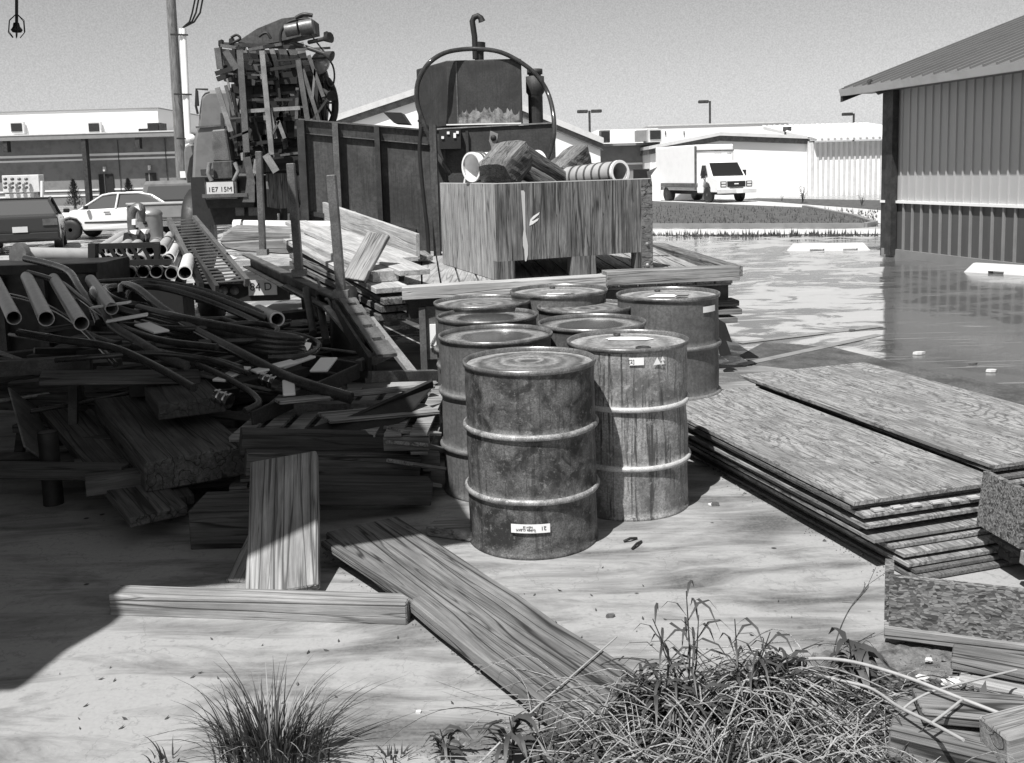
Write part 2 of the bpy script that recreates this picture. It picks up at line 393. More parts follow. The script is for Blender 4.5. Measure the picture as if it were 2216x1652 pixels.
for i, (px, py, s) in enumerate(((1843,718,.035),(1988,768,.045),(2105,790,.03),(2145,806,.04),(1545,1096,.03),(905,1545,.012),(1320,1338,.02))):
    k = MB(); p = Z(px,py); pts = [(s*(1.0+.3*math.sin(i+a*2))*math.cos(a*1.05), s*.6*math.sin(a*1.05)) for a in range(6)]
    k.ext([p+V(x,y,.004) for x,y in pts], (s*.1,0,s*.5))
    tag(k.build('stone', M_offwhite if i%2 else M_greysteel), ['pale flat stone on the wet lot below the dark corner post','pale stone on wet lot beyond the plywood','small dark stone on lot near right edge','dark stone at the right edge of the lot','pale chip beside the foot of the plywood pile','tiny chip on the concrete by the grass tuft','white chip on the concrete right of the plank'][i], 'stone')
# ---------------------------------------------------------------- far buildings
def ribbed(k, a, b, z0, z1, n, t=.03, w=.05, nrm=None):
    a = Vector(a); b = Vector(b); d = (b-a).normalized(); nrm = nrm or d.cross(V(0,0,1))
    for i in range(n+1):
        p = a + (b-a)*i/n; c = p + nrm*(t/2); m = Matrix((d, V(0,0,1).cross(d), V(0,0,1))).transposed()
        k.box((c.x,c.y,(z0+z1)/2), (w, t, z1-z0), m)
def zof(px, py, d): return D(px, py, d).z
def xof(px, d): return D(px, 400, d).x
# --- left commercial building
d = 80.0; t = thing('brick_building', 'long low brick building with white upper storey behind the parked cars', 'building', D(200,446,d)*1)
x0, x1 = xof(-60,d), xof(396,d)
M_brick = paint('dark_brick', .20, .8, .5, 2); M_band = paint('white_band', .75, .6, .05)
zz = lambda py: zof(200, py, d)
k = MB(); k.bb(x0,x1,d,d+20,-.3,zz(300)); k.build('wall', M_brick, t)
k = MB(); k.bb(x0,x1+.3,d-1.6,d+.2,zz(302),zz(292)); k.build('fascia', M_greypaint, t)
k = MB(); k.bb(x0,x1+.3,d-1.65,d+20,zz(292),zz(289.5)); k.build('roof', M_offwhite, t)
k = MB(); k.bb(x0,xof(343,d),d+1,d+16,zz(289.5),zz(237)); k.build('upper_storey', M_whitewall, t)
k = MB(); k.bb(x0,xof(346,d),d+.9,d+16.1,zz(237.0),zz(235)); k.build('parapet_cap', M_greypaint, t)
for y0, y1 in ((338,333),(347.5,343.5),(413,409.5),(424,420.5)):
    k = MB(); k.bb(x0,x1,d-.06,d-.003,zz(y0),zz(y1)); k.build('wall_band', M_band, t)
for px in (38,204,318):
    k = MB(); k.bb(xof(px-4,d),xof(px+5,d),d-1.5,d-.9,(-.2 if px==204 else zz(326)),zz(302)); k.build('canopy_post', M_steel, t)
for px in (262,364):
    k = MB(); k.bb(xof(px-.7,d),xof(px+.7,d),d-.1,d-.07,zz(420),zz(304)); k.build('downpipe', M_steel, t)
for a, b in ((216,247),(317,340)):
    k = MB(); k.bb(xof(a,d),xof(b,d),d-.12,d-.062,0,zz(378)); dr = k.build('door', M_black, t)
    k = MB(); k.bb(xof((a+b)/2-4,d),xof((a+b)/2-2,d),d-.15,d-.125,0,zz(378)); k.build('door_edge', M_greypaint, dr)
    k = MB(); k.bb(xof((a+b)/2-2,d),xof((a+b)/2+2,d),d-.4,d-.13,zz(372),zz(362)); k.build('wall_lamp', M_offwhite, t)
def hvac(px0, px1, py0, py1, d, label, depth=2.0, fan=True, m=None):
    t = thing('rooftop_unit', label, 'air conditioner', D((px0+px1)/2, py1, d)); a = D(px0,py1,d); b = D(px1,py0,d)
    k = MB(); k.bb(a.x,b.x,d,d+depth,a.z-.05,b.z); k.build('casing', m or M_offwhite, t)
    w = b.x-a.x; h = b.z-a.z
    k = MB(); k.bb(a.x+w*.12,b.x-w*.12,d-.06,d-.01,a.z+h*.15,b.z-h*.12); k.build('grille', M_black, t)
hvac(190,217,264,289,d+.6,'square rooftop unit in the middle of the white upper storey',.3)
hvac(22,50,264,289,d+.6,'square rooftop unit at the far left of the white upper storey',.3)
hvac(300,322,278,290,d-1,'low small rooftop unit left of the utility pole',1.5,m=M_steel)
hvac(320,346,266,290,d-1.2,'taller dark rooftop unit left of the utility pole',1.5,m=M_steel)
# --- meter cabinet
d = 60.0; t = thing('meter_cabinet', 'pale electric meter cabinet with rows of round meters at far left', 'meter cabinet', D(50,450,d))
zz = lambda py: zof(50,py,d)
k = MB(); k.bb(xof(5,d),xof(85,d),d,d+.7,zz(417),zz(379)); k.build('cabinet', M_offwhite, t, bevel=.03)
for r_ in range(3):
    for c_ in range(4):
        p = D(16+c_*15+ (0), 388+r_*9, d); k = MB(); k.lathe([(.09,0),(.09,.14),(.05,.18),(0,.18)], 10, (p.x,d-.18,p.z) , (0,-1,0)); k.build('meter', M_greysteel, t)
for px in (12,45,80):
    k = MB(); k.bb(xof(px-1.5,d),xof(px+1.5,d),d+.1,d+.3,-.1,zz(417)); k.build('leg', M_greysteel, t)
k = MB(); k.bb(xof(8,d),xof(70,d),d+.05,d+.6,zz(432),zz(419)); k.build('lower_box', M_offwhite, t)
k = MB(); k.tube([D(91,450,58),D(91,392,58)], .09, 8); tag(k.build('marker_post', M_white), 'white marker post right of the meter cabinet','post')
# --- conifers
def conifer(px, pb, pt, d, label):
    b = D(px,pb,d); h = D(px,pt,d).z-b.z; t = thing('conifer', label, 'shrub', b, 'small dark conifers by the brick wall'); rg = random.Random(px)
    k = MB(); k.tube([b, b+V(0,0,h*.95)], [.09,.02], 6); k.build('trunk', M_wooddark, t)
    k = MB()
    for i in range(900):
        u = rg.random()**.8; r = .62*(1-u)**.8*rg.uniform(.25,1.05); a = rg.uniform(0,6.28)
        p = b+V(r*math.cos(a), r*math.sin(a), h*(.08+.9*u)); s = rg.uniform(.06,.16)
        dd = V(math.cos(a)*.7,math.sin(a)*.7,.8)*s
        k.ribbon([p,p+dd],[s*.5,.01],(-math.sin(a),math.cos(a),.2))
    k.build('crown', M_grassblade, t)
conifer(163,452,389,62,'dark cone shaped shrub above the hood of the white sedan'); conifer(281,448,387,62,'dark cone shaped shrub beside the pickup mirror')
# --- utility pole
d = 34.0; b = D(402,520,d); b.z = 0; t = thing('utility_pole', 'tall wooden utility pole with white conduits behind the pickup', 'utility pole', b)
top = D(371,10,d); k = MB(); k.tube([b, (b+top)/2, top+V(0,0,2)], [.20,.175,.15], 12)
k.build('pole', wood('pole_wood', .12, .28, .6, 1, ax='z'), t)
for (a0,a1,r_) in (((391,62),(405,330),.055),((398,62),(411,330),.075)):
    p = D(a0[0],a0[1],d-.2); q = D(a1[0],a1[1],d-.2); k = MB(); k.tube([p, q, V(q.x+.1,q.y,0.1)], r_, 8); k.build('conduit', M_white, t)
for py in (75,204,300):
    px = 371+(py-10)*.06; k = MB(); k.bar(D(px-6,py,d-.3),D(px+32,py+1,d-.3),.05,.05); k.build('bracket', M_black, t)
for j,(ex,ey) in enumerate(((424,-10),(432,-12),(441,-14))):
    p = D(396,60,d-.2); q = D(ex,ey,d-1); m1 = D(410+j*5,48,d-.4); m2 = D(ex-8,28,d-.7)
    k = MB(); k.tube([p,m1,m2,q], .03, 6); k.build('cable', M_black, t)
k = MB(); k.box(D(396,378,d-.3),(.18,.05,.22)); k.build('tag_plate', M_white, t)
# --- middle gable building
d = 50.0; zz = lambda px,py: zof(px,py,d)
ridge = (980,166); el = (640,278); er = (1303,302)
t = thing('gabled_shed', 'large white gabled shed behind the steel tank', 'building', D(980,440,d))
A = D(650,300,d); B = D(980,186,d); C_ = D(1299,312,d)
k = MB(); k.ext([V(A.x,d,-.2),V(C_.x,d,-.2),V(C_.x,d,C_.z),V(B.x,d,B.z),V(A.x,d,A.z)], (0,24,0)); k.build('wall', M_whitewall, t)
for nm, dz, th, mt, yo in (('roof', .42, .30, M_offwhite, -.35),('soffit_trim', 0.1, .34, M_greysteel, -.2)):
    for (p, q) in ((D(625,el[1]+6,d),D(*ridge,d)),(D(*ridge,d),D(er[0]+2,er[1]-3,d))):
        k = MB(); k.hexa([V(p.x,d+yo,p.z-.42+dz-th*0-.30),V(q.x,d+yo,q.z-.42+dz-.30),V(q.x,d+24,q.z-.42+dz-.30),V(p.x,d+24,p.z-.42+dz-.30),V(p.x,d+yo,p.z-.42+dz),V(q.x,d+yo,q.z-.42+dz),V(q.x,d+24,q.z-.42+dz),V(p.x,d+24,p.z-.42+dz)]); k.build(nm, mt, t)
# --- brick link building + roof units, right of the gabled shed
d = 56.0; t = thing('low_brick_building', 'low dark brick building between the white shed and the truck', 'building', D(1350,440,d))
k = MB(); k.bb(xof(1296,d),xof(1420,d),d,d+8,-.2,zof(1350,316,d)); k.build('wall', M_brick, t)
k = MB(); k.bb(xof(1290,d),xof(1425,d),d-.7,d+8,zof(1350,316,d),zof(1350,311,d)); k.build('fascia', M_greypaint, t)
k = MB(); k.bb(xof(1294,d),xof(1420,d),d-.05,d-.002,zof(1350,357,d),zof(1350,353,d)); k.build('wall_band', M_band, t)
k = MB(); k.bb(xof(1290,d+3),xof(1420,d+3),d+2,d+30,zof(1350,311,d+2),zof(1350,280,d+2)); k.build('upper_storey', M_whitewall, t)
hvac(1299,1320,282,307,55,'dark rooftop unit at the end of the white gabled roof',.8,m=M_greysteel)
hvac(1403,1433,279,306,54,'boxy rooftop unit with dark square grille above the box truck',2,m=M_offwhite)
k = MB(); p = D(1399,290,54); k.bb(xof(1380,54.5),xof(1402,54.5),54.6,55.6,zof(1390,306,54.5),zof(1390,282,54.5)); tag(k.build('duct_box', M_greypaint), 'grey duct box left of the boxy rooftop unit','duct')
# --- tall white block behind and light poles
d = 75.0; t = thing('white_warehouse', 'wide plain white warehouse rising behind the truck shed', 'building', D(1560,440,d))
k = MB(); k.bb(xof(1405,d),xof(1705,d),d,d+20,-.2,zof(1560,270,d)); k.build('wall', M_whitewall, t)
k = MB(); k.bb(xof(1403,d),xof(1707,d),d-.1,d+20,zof(1560,270,d),zof(1560,267,d)); k.build('parapet_cap', M_offwhite, t)
for a in (1440,1480): 
    k = MB(); k.bb(xof(a,d),xof(a+1.4,d),d-.1,d-.02,zof(a,292,d),zof(a,284,d)); k.build('wall_vent', M_black, t)
def lightpole(px, pyt, d, heads, label):
    b = D(px,437,d); b.z = 0; tp = D(px,pyt,d); t = thing('light_pole', label, 'light pole', b, 'parking lot lights behind the white sheds')
    k = MB(); k.tube([b, V(b.x,b.y,tp.z)], .10, 8); k.build('pole', M_steel, t)
    for s in heads:
        k = MB(); k.box((b.x+s*.62,b.y,tp.z-.05),(.95,.5,.28)); k.build('lamp_head', M_steel, t, bevel=.05)
lightpole(1537,219,96,(-1,),'single headed light pole rising left above the truck shed')
lightpole(1845,246,96,(-1,),'single headed light pole near the dark shed eave')
lightpole(1279,240,90,(-1,1),'two headed light pole beside the white gabled roof')
# --- white shed behind truck
d = 53.0; t = thing('white_metal_shed', 'low white metal shed with shallow gable behind the box truck', 'building', D(1600,440,d))
A, B, C_ = D(1407,326,d), D(1556,299,d), D(1746,306,d)
k = MB(); k.ext([V(A.x,d,-.2),V(C_.x,d,-.2),V(C_.x,d,C_.z),V(B.x,d,B.z),V(A.x,d,A.z)], (0,14,0)); k.build('wall', M_whitewall, t)
for p, q in ((D(1402,322,d),D(1556,292,d)),(D(1556,292,d),D(1750,299,d))):
    for nm, z0, z1, yy, mt in (('roof',-.05,.12,-.35,M_offwhite),('eave_trim',-.32,-.053,-.2,M_greysteel)):
        k = MB(); k.hexa([V(p.x,d+yy,p.z+z0),V(q.x,d+yy,q.z+z0),V(q.x,d+14,q.z+z0),V(p.x,d+14,p.z+z0),V(p.x,d+yy,p.z+z1),V(q.x,d+yy,q.z+z1),V(q.x,d+14,q.z+z1),V(p.x,d+14,p.z+z1)]); k.build(nm, mt, t)
k = MB(); k.bb(xof(1744,d),xof(1755,d),d-.35,d-.1,0,zof(1750,306,d)); k.build('corner_post', M_offwhite, t)
k = MB(); k.bb(xof(1755,d),xof(1757.5,d),d-.35,d-.1,0,zof(1750,306,d)); k.build('downpipe', M_steel, t)
d = 52.0; t = thing('white_shed_wing', 'white ribbed metal wing right of the truck shed', 'building', D(1830,440,d))
k = MB(); a = V(xof(1757,d),d,0); b = V(xof(2030,d),d,0); k.bb(a.x,b.x,d,d+10,-.2,zof(1850,306,d)); k.build('wall', M_whitewall, t)
k = MB(); ribbed(k, a, b, 0, zof(1850,306,d), 24, .08, .10, V(0,-1,0)); k.build('wall_rib', M_offwhite, t)
k = MB(); zt = zof(1850,303,d); k.hexa([V(a.x,d-.5,zt),V(b.x,d-.5,zt),V(b.x,d+10,zt+1),V(a.x,d+10,zt+1),V(a.x,d-.5,zt+.12),V(b.x,d-.5,zt+.12),V(b.x,d+10,zt+1.2),V(a.x,d+10,zt+1.2)])
for i in range(20): x = a.x+(b.x-a.x)*i/20; k.tube([V(x,d-.55,zt+.14),V(x,d+10,zt+1.22)], .06, 5)
k.build('roof', M_whitewall, t)
p = D(1737,300,54); k = MB(); k.tube([V(p.x,p.y+3,2),V(p.x,p.y+3,p.z+.55)], .16, 10); k.tube([V(p.x,p.y+3,p.z+.5),V(p.x,p.y+3,p.z+.75)], .24, 10); tag(k.build('roof_vent', M_steel), 'dark vent pipe on the roof join of the white sheds','vent pipe')
# weeds at the white wall
def weed(px, py, h, n, label, mt=None):
    b = Z(px,py); t = thing('weed', label, 'weed', b); rg = random.Random(px)
    k = MB(); kl = MB()
    for i in range(n):
        a = rg.uniform(0,6.28); l = h*rg.uniform(.5,1); e = b+V(math.cos(a)*l*.35,math.sin(a)*l*.35,l); k.tube([b,(b+e)/2+V(0,0,l*.1),e],[h*.012,h*.01,h*.004],4)
        for j in range(12):
            q = b.lerp(e, rg.uniform(.3,1)); aa = rg.uniform(0,6.28); s = h*rg.uniform(.1,.2); kl.ribbon([q,q+V(math.cos(aa),math.sin(aa),.4)*s*.5,q+V(math.cos(aa),math.sin(aa),.2)*s],[.01*h,.06*h,.003],(-math.sin(aa),math.cos(aa),0))
    k.build('stem', M_wooddark, t); kl.build('leaf', mt or M_grassblade, t)
weed(1737,440,.85,9,'bushy weed against the white wall left of the downpipe'); weed(1865,446,.5,6,'small weed at the foot of the ribbed white wall'); weed(1692,436,.35,5,'tiny weed growing near the bumper of the box truck')
# --- dark shed at right
c0 = Z(1912,553); c0.z = 0; u = V(.235,-1,0).normalized(); nn = V(-1,-.235,0).normalized(); H = 3.10; Lw = 9.0
t = thing('metal_barn', 'dark ribbed metal barn with pale band at the right edge', 'building', c0)
def wp(s, z, o=0): return c0 + u*s + nn*o + V(0,0,z)
def wallbox(k, s0, s1, z0, z1, o0, o1): k.hexa([wp(s0,z0,o0),wp(s1,z0,o0),wp(s1,z0,o1),wp(s0,z0,o1),wp(s0,z1,o0),wp(s1,z1,o0),wp(s1,z1,o1),wp(s0,z1,o1)])
k = MB(); wallbox(k,0,Lw,.0,.14,-.02,.05); k.build('footing', M_greypaint, t)
k = MB(); wallbox(k,0,Lw,.14,.96,-.1,0)
k.build('wainscot', M_metalribdark, t); k = MB(); ribbed(k, wp(.1,0), wp(Lw,0), .14,.96, 36, .03, .04, nn); k.build('wainscot_ribs', M_greypaint, t)
k = MB(); wallbox(k,0,Lw,1.0,H,-.1,.004)
ribbed(k, wp(.1,0), wp(Lw,0), 1.0,H, 44, .03, .035, nn); k.build('upper_wall', M_metalriblight, t)
k = MB(); wallbox(k,-.05,Lw,.96,1.005,0,.06); k.build('drip_rail', M_white, t)
k = MB(); w_ = 8.0
k.hexa([wp(0,0,-.1),wp(0,0,-w_),wp(Lw,0,-w_),wp(Lw,0,-.1),wp(0,H,-.1),wp(0,H,-w_),wp(Lw,H,-w_),wp(Lw,H,-.1)])
k.ext([wp(0.02,H,-.1),wp(0.02,H,-w_),wp(.02,H+1.3,-w_/2)], u*(Lw-.1)); k.build('wall_core', M_metalribdark, t)
k = MB(); wallbox(k,-.04,.22,.0,H,-.1,.045); k.build('corner_trim', M_steel, t)
k = MB(); wallbox(k,.24,.42,.05,H-.05,.035,.15); k.tube([wp(.3,H-.12,.10),wp(.3,H-.2,.35),wp(.3,H+.0,.55)],.05,8); k.build('downpipe', M_steel, t)
sl = .345
def rp(s, o): return wp(s, H+.05+sl*(-o+.0), o)
k = MB(); k.hexa([rp(-.5,.55),rp(Lw,.55),rp(Lw,-4),rp(-.5,-4)]+[q+V(0,0,.07) for q in (rp(-.5,.55),rp(Lw,.55),rp(Lw,-4),rp(-.5,-4))])
for i in range(34):
    s = -.45+i*.28; k.bar(rp(s,.55)+V(0,0,.085), rp(s,-4)+V(0,0,.085), .04, .04, (0,0,1))
k.build('roof', M_roofmetal, t)
k = MB(); o_ = .74; k.hexa([wp(-.55,H-.20,.52),wp(Lw,H-.20,.52),wp(Lw,H-.20,.58),wp(-.55,H-.20,.58),wp(-.55,H-.08,.50),wp(Lw,H-.08,.50),wp(Lw,H-.08,.62),wp(-.55,H-.08,.62)]); k.build('gutter', M_offwhite, t)
k = MB(); wallbox(k,-.45,Lw,H-.17,H-.13,0.005,.495); k.build('soffit', M_greysteel, t)
k = MB(); k.hexa([rp(-.56,.57)-V(0,0,.16),rp(-.56,-4)-V(0,0,.16),rp(-.5,-4)-V(0,0,.16),rp(-.5,.57)-V(0,0,.16),rp(-.56,.57)+V(0,0,.08),rp(-.56,-4)+V(0,0,.08),rp(-.505,-4)+V(0,0,.08),rp(-.505,.57)+V(0,0,.08)]); k.build('barge_board', M_steel, t)
# --- unseen lean-to at left, roof outline shaped to cast the scrap pile's shade
t = thing('lean_to_shade', 'unseen lean-to on posts beyond the left edge, roof shaped to shade the scrap pile', 'lean-to', (-4,3,0))
o3 = V(.289,.50,0)
def rc(x, y, z): return V(x,y,0) - o3*z + V(0,0,z)
zr = 3.9
q0, q1, q2, q3 = rc(-.18,4.44,zr), rc(-1.5,9.7,zr), rc(-8.0,9.3,zr), rc(-6.0,.9,zr)
qa = rc(-.7,4.25,zr); qb = rc(-1.10,4.05,zr); qc = rc(-1.55,3.96,zr); qd = rc(-1.60,3.64,zr)
qn = rc(-1.68,3.44,zr); qm = rc(-1.72,3.18,zr); qk = rc(-3.6,3.15,zr)
k = MB(); k.ext([q0,q1,q2,q3,qk,qm,qn,qd,qc,qb,qa], (0,0,.06)); k.build('roof', M_greysteel, t)
for p in ((-3.9,3.0),(-4.4,6.5)):
    k = MB(); k.bb(p[0]-.08,p[0]+.08,p[1]-.08,p[1]+.08,0,zr); k.build('post', M_wooddark, t)  # post of the unseen lean-to
k = MB(); k.bb(-5.2,-5.05,-3,6.6,0,zr-.02); k.bb(-9,-5.06,-3.2,-3,0,zr-.02); k.build('sky_block_wall', M_metalribdark, t)  # unseen walls added to block skylight and deepen the pile's shade
# ---------------------------------------------------------------- drums
M_drumA = rust('mottled_drum_steel', .022, .15, 9, .62, .5, 0, .45, (.40,.60))
M_drumB = rust('streaked_drum_paint', .12, .34, 6, .5, .92, 0, .3, (.36,.56)); M_drumC = rust('dull_drum_paint', .085, .155, 4, .62, .3, 0, 0)
M_drumD = rust('faded_drum_paint', .07, .14, 5, .6, .35, 0, .0)
def lidmat(name, stops, amp, rough):      # rain and rust leave rings round the lid's centre
    t = NT(name); P = t.coord((1,1,1), rand=False)
    n = t.noise(t.coord((1,1,1)), 5, 6, .65, .5)
    X = t.n('SeparateXYZ', i_0=P).outputs
    r_ = t.n('Math', operation='SQRT', i_0=t.math('ADD', t.math('MULTIPLY', X[0], X[0]), t.math('MULTIPLY', X[1], X[1]))).outputs[0]
    f = t.math('ADD', t.math('MULTIPLY', r_, 3.5), t.math('MULTIPLY', t.math('SUBTRACT', n, .5), amp))
    col = t.ramp(f, stops); fine = t.noise(t.coord((1,1,1)), 60, 5, .7)
    col = t.mix(t.ramp(fine, [(.4, .5), (.6, 0)]), col, .05)
    return t.done(col, rough, .15, bump=n, bs=.1)
M_lid = lidmat('ringed_drum_lid', [(.12,.10),(.20,.42),(.27,.10),(.42,.40),(.52,.14),(.64,.30),(.78,.09),(.90,.45)], .45, .4)
M_lidlight = lidmat('bright_drum_lid', [(.1,.40),(.3,.26),(.5,.46),(.7,.22),(.85,.5)], .8, .4)
M_liddark = lidmat('oily_drum_lid', [(.1,.10),(.45,.07),(.58,.05),(.66,.34),(.8,.42),(.92,.12)], .45, .18)
M_rim = rust('bare_steel_rim', .12, .34, 8, .35, 0, .5)
M_hoopA = rust('worn_highlight_hoop', .10, .42, 12, .5, 0, .1, .5, (.35,.6)); M_hoopB = rust('pale_hoop', .30, .58, 14, .5, 0, .1, 0, (.3,.5)); M_hoopC = rust('grey_hoop', .13, .24, 8, .45, 0, .1)  # paler crests: worn paint, with the ring highlights put into the colour
def drum(label, px, py, msh, mlid, rz=0, s=1.0, lidkind=0, extra=None, cx=None):
    t = thing('steel_drum', label, 'oil drum', (0,0,0), 'steel drums clustered on the concrete')
    mhoop = M_hoopA if msh is M_drumA else M_hoopB if msh is M_drumB else M_hoopC
    k = MB(); p = [(.283,0),(.290,.004),(.290,.016),(.284,.022)]
    def ring(z):
        for i in range(9):
            a = math.pi*i/8; p.append((.284+.0155*math.sin(a)**1.0, z-.017+.034*i/8))
    p.append((.284,.1)); ring(.262); p.append((.284,.4)); ring(.552); p += [(.284,.70),(.284,.822),(.287,.828)]
    rg_ = random.Random(int(px)); D_ = [(rg_.uniform(0,6.28), rg_.uniform(.08,.75), rg_.uniform(.05,.12), rg_.uniform(.002,.009)) for _ in range(9)]
    def dent(v):
        a = math.atan2(v.y,v.x); q = sum(h*math.exp(-((((a-a0+3.14159)%6.28318-3.14159)*.284)**2+(v.z-z0)**2)/(w*w)) for a0,z0,w,h in D_); return 1-q/.284
    p2 = []
    for (r1,z1),(r2,z2) in zip(p,p[1:]):
        m_ = max(1,int((z2-z1)/.02)); p2 += [(r1+(r2-r1)*q/m_, z1+(z2-z1)*q/m_) for q in range(m_)]
    p = p2+[p[-1]]
    k.lathe(p, 96); k.v = [V(v.x*dent(v), v.y*dent(v), v.z) for v in k.v]; k.v = [V(v.x*(1+.006*math.sin(v.z*23+math.atan2(v.y,v.x)*3)), v.y*(1+.006*math.sin(v.z*17+math.atan2(v.y,v.x)*2)), v.z) for v in k.v]
    k.f = [f for f in k.f if len(f) == 4]; k.s = k.s[:len(k.f)]
    k.build('shell', msh, t)
    for hz in (.262,.552):
        k = MB(); k.lathe([(.2975,hz-.010),(.3005,hz-.004),(.3012,hz+.002),(.3,hz+.007),(.2955,hz+.012),(.290,hz+.014)], 96); k.f = [f for f in k.f if len(f) == 4]; k.s = k.s[:len(k.f)]; k.v = [V(v.x*(1+.006*math.sin(v.z*23+math.atan2(v.y,v.x)*3))*dent(v), v.y*(1+.006*math.sin(v.z*17+math.atan2(v.y,v.x)*2))*dent(v), v.z) for v in k.v]; k.build('rolling_hoop', mhoop, t)
    k = MB(); k.lathe([(.284,.826),(.291,.828),(.294,.838),(.293,.848),(.288,.851),(.283,.848),(.281,.836),(.280,.830)], 72); k.f = [f for f in k.f if len(f) == 4]; k.s = k.s[:len(k.f)]
    k.build('top_rim', M_rim, t)
    k = MB()
    pr = [(0,.836),(.06,.836),(.066,.840),(.075,.840),(.082,.834),(.13,.832),(.14,.838),(.15,.838),(.162,.831),(.20,.829),(.21,.833),(.222,.829),(.25,.826),(.281,.828)] if lidkind == 1 else [(0,.829),(.19,.829),(.20,.833),(.215,.833),(.225,.827),(.255,.825),(.281,.828)]
    if lidkind == 2: pr = [(0,.822),(.16,.822),(.20,.824),(.22,.829),(.25,.826),(.281,.828)]
    k.lathe(list(reversed(pr)), 64); lid = k.build('lid', mlid, t)
    if lidkind in (0,):
        for (x, y, r_) in ((.05,-.19,.036),(-.03,.20,.018)):
            k = MB(); k.lathe([(r_,.827),(r_,.840),(r_*.8,.843),(r_*.75,.836),(0,.836)], 20, (x,y,0)); k.build('bung', M_steel, lid)
    if extra: extra(t)
    g = Z(px, py, .85*s); place(t, (g.x+(.02 if px == 1273 else 0), g.y, 0), rz, s=s); t.scale = (1.045*s, 1.045*s, s); return t
def curvedlabel(t, ang, z, w, h, mat=None, name='sticker'):
    k = MB(); vs = []; n = 8
    for i in range(n+1):
        a = ang + (i/n-.5)*w/.287; vs += [V(.2895*math.cos(a),.2895*math.sin(a),z-h/2), V(.2895*math.cos(a),.2895*math.sin(a),z+h/2)]
    k.add(vs, [(2*i,2*i+2,2*i+3,2*i+1) for i in range(n)], True); return k.build(name, mat or M_label, t)
def drumtext(par, s, size, ang, z, flip=False, m=None):
    nrm = V(math.cos(ang), math.sin(ang), 0); up = V(0,0,1); x = up.cross(nrm)
    if flip: x, up = -x, -up
    M = Matrix((x, up, nrm)).transposed().to_4x4(); M.translation = nrm*.2905+V(0,0,z)
    return text('lettering', s, size, m or M_ink, M, par, .0006)
AF = R(-90)
def exA(t):
    l = curvedlabel(t, AF-.06, .148, .165, .040); drumtext(l, 'SUPER CLEAN', .0135, AF-.13, .144, True); drumtext(l, 'NEW 55', .0115, AF-.10, .1565, True); drumtext(l, '21', .024, AF+.13, .150, True)
def exB(t):
    l = curvedlabel(t, AF+.02, .79, .068, .036); drumtext(l, '[2]', .024, AF-.06, .79)
    l = curvedlabel(t, AF-.80, .785, .045, .045); drumtext(l, '3', .038, AF-.80, .785)
    k = MB()
    for (a, z, s_) in ((AF+.36,.785,.02),(AF+.46,.795,.012),(AF+.46,.776,.011)):
        c = V(.2905*math.cos(a),.2905*math.sin(a),z); x = V(-math.sin(a),math.cos(a),0); k.add([c-x*s_-V(0,0,s_*.8),c+x*s_-V(0,0,s_*.8),c+V(0,0,s_)],[(0,1,2)])
    k.build('warning_mark', M_label, t)
    k = MB(); rg = random.Random(4); pts = []
    for i in range(18):
        a = i/18*6.283; r_ = .05+.02*rg.random(); pts.append(V(.02+1.9*r_*math.cos(a), .09+.9*r_*math.sin(a), .8335))
    k.add(pts, [tuple(range(18))]); k.build('torn_label', M_label, t)
def exI(t):
    k = MB(); k.add([V(-.13,-.06,.8337),V(.02,-.09,.8337),V(.07,.02,.8337),V(-.06,.05,.8337)], [(0,1,2,3)]); k.build('paper_label', M_label, t)
    k = MB(); k.add([V(.03,-.02,.8340),V(.11,-.03,.8340),V(.13,.05,.8340),V(.06,.06,.8340)], [(0,1,2,3)]); k.build('paper_label', M_greypaint, t)
    curvedlabel(t, AF+.75, .775, .11, .035)
def exH(t):
    k = MB(); k.add([V(-.08,-.12,.8337),V(.06,-.13,.8337),V(.07,-.08,.8337),V(-.07,-.07,.8337)], [(0,1,2,3)]); k.build('paper_label', M_label, t)
drum('front steel drum, dark and mottled, with a small white label upside down near its base', 1145,775, M_drumA, M_lid, 0,1,1,exA)
drum('pale steel drum streaked with dark drips, torn white label on its lid', 1358,733, M_drumB, M_lidlight, 0,1,0,exB)
drum('smooth grey steel drum left behind the mottled front drum', 1072,720, M_drumC, M_liddark, 2,1,2)
drum('steel drum with wet dark recessed lid in the middle of the cluster', 1273,695, M_drumD, M_liddark, 1,1,2)
drum('second drum from the back in the left row, lid mostly in view', 1054,680, M_drumD, M_liddark, 3,1,2)
drum('steel drum with dull stained lid behind the wet lidded one', 1266,660, M_drumC, M_lid, 4,1,2)
drum('rearmost steel drum of the left row, by the trailer edge', 1043,650, M_drumD, M_lid, 5,1.03,2)
drum('steel drum tucked against the trailer timber with a white slip on its lid', 1209,626, M_drumD, M_lidlight, 0,1.07,0,exH)
drum('separate steel drum at the right rear with a paper label on its pale lid', 1445,633, M_drumC, M_lidlight, 0,1.07,0,exI)
k = MB(); a = Z(940,1150); b = Z(1015,1168); k.bar(a+V(0,0,.03), b+V(0.1,0,.03), .16, .05); tag(k.build('timber_block', M_wood, bevel=.005), 'pale timber block under the smooth grey drum','timber block')
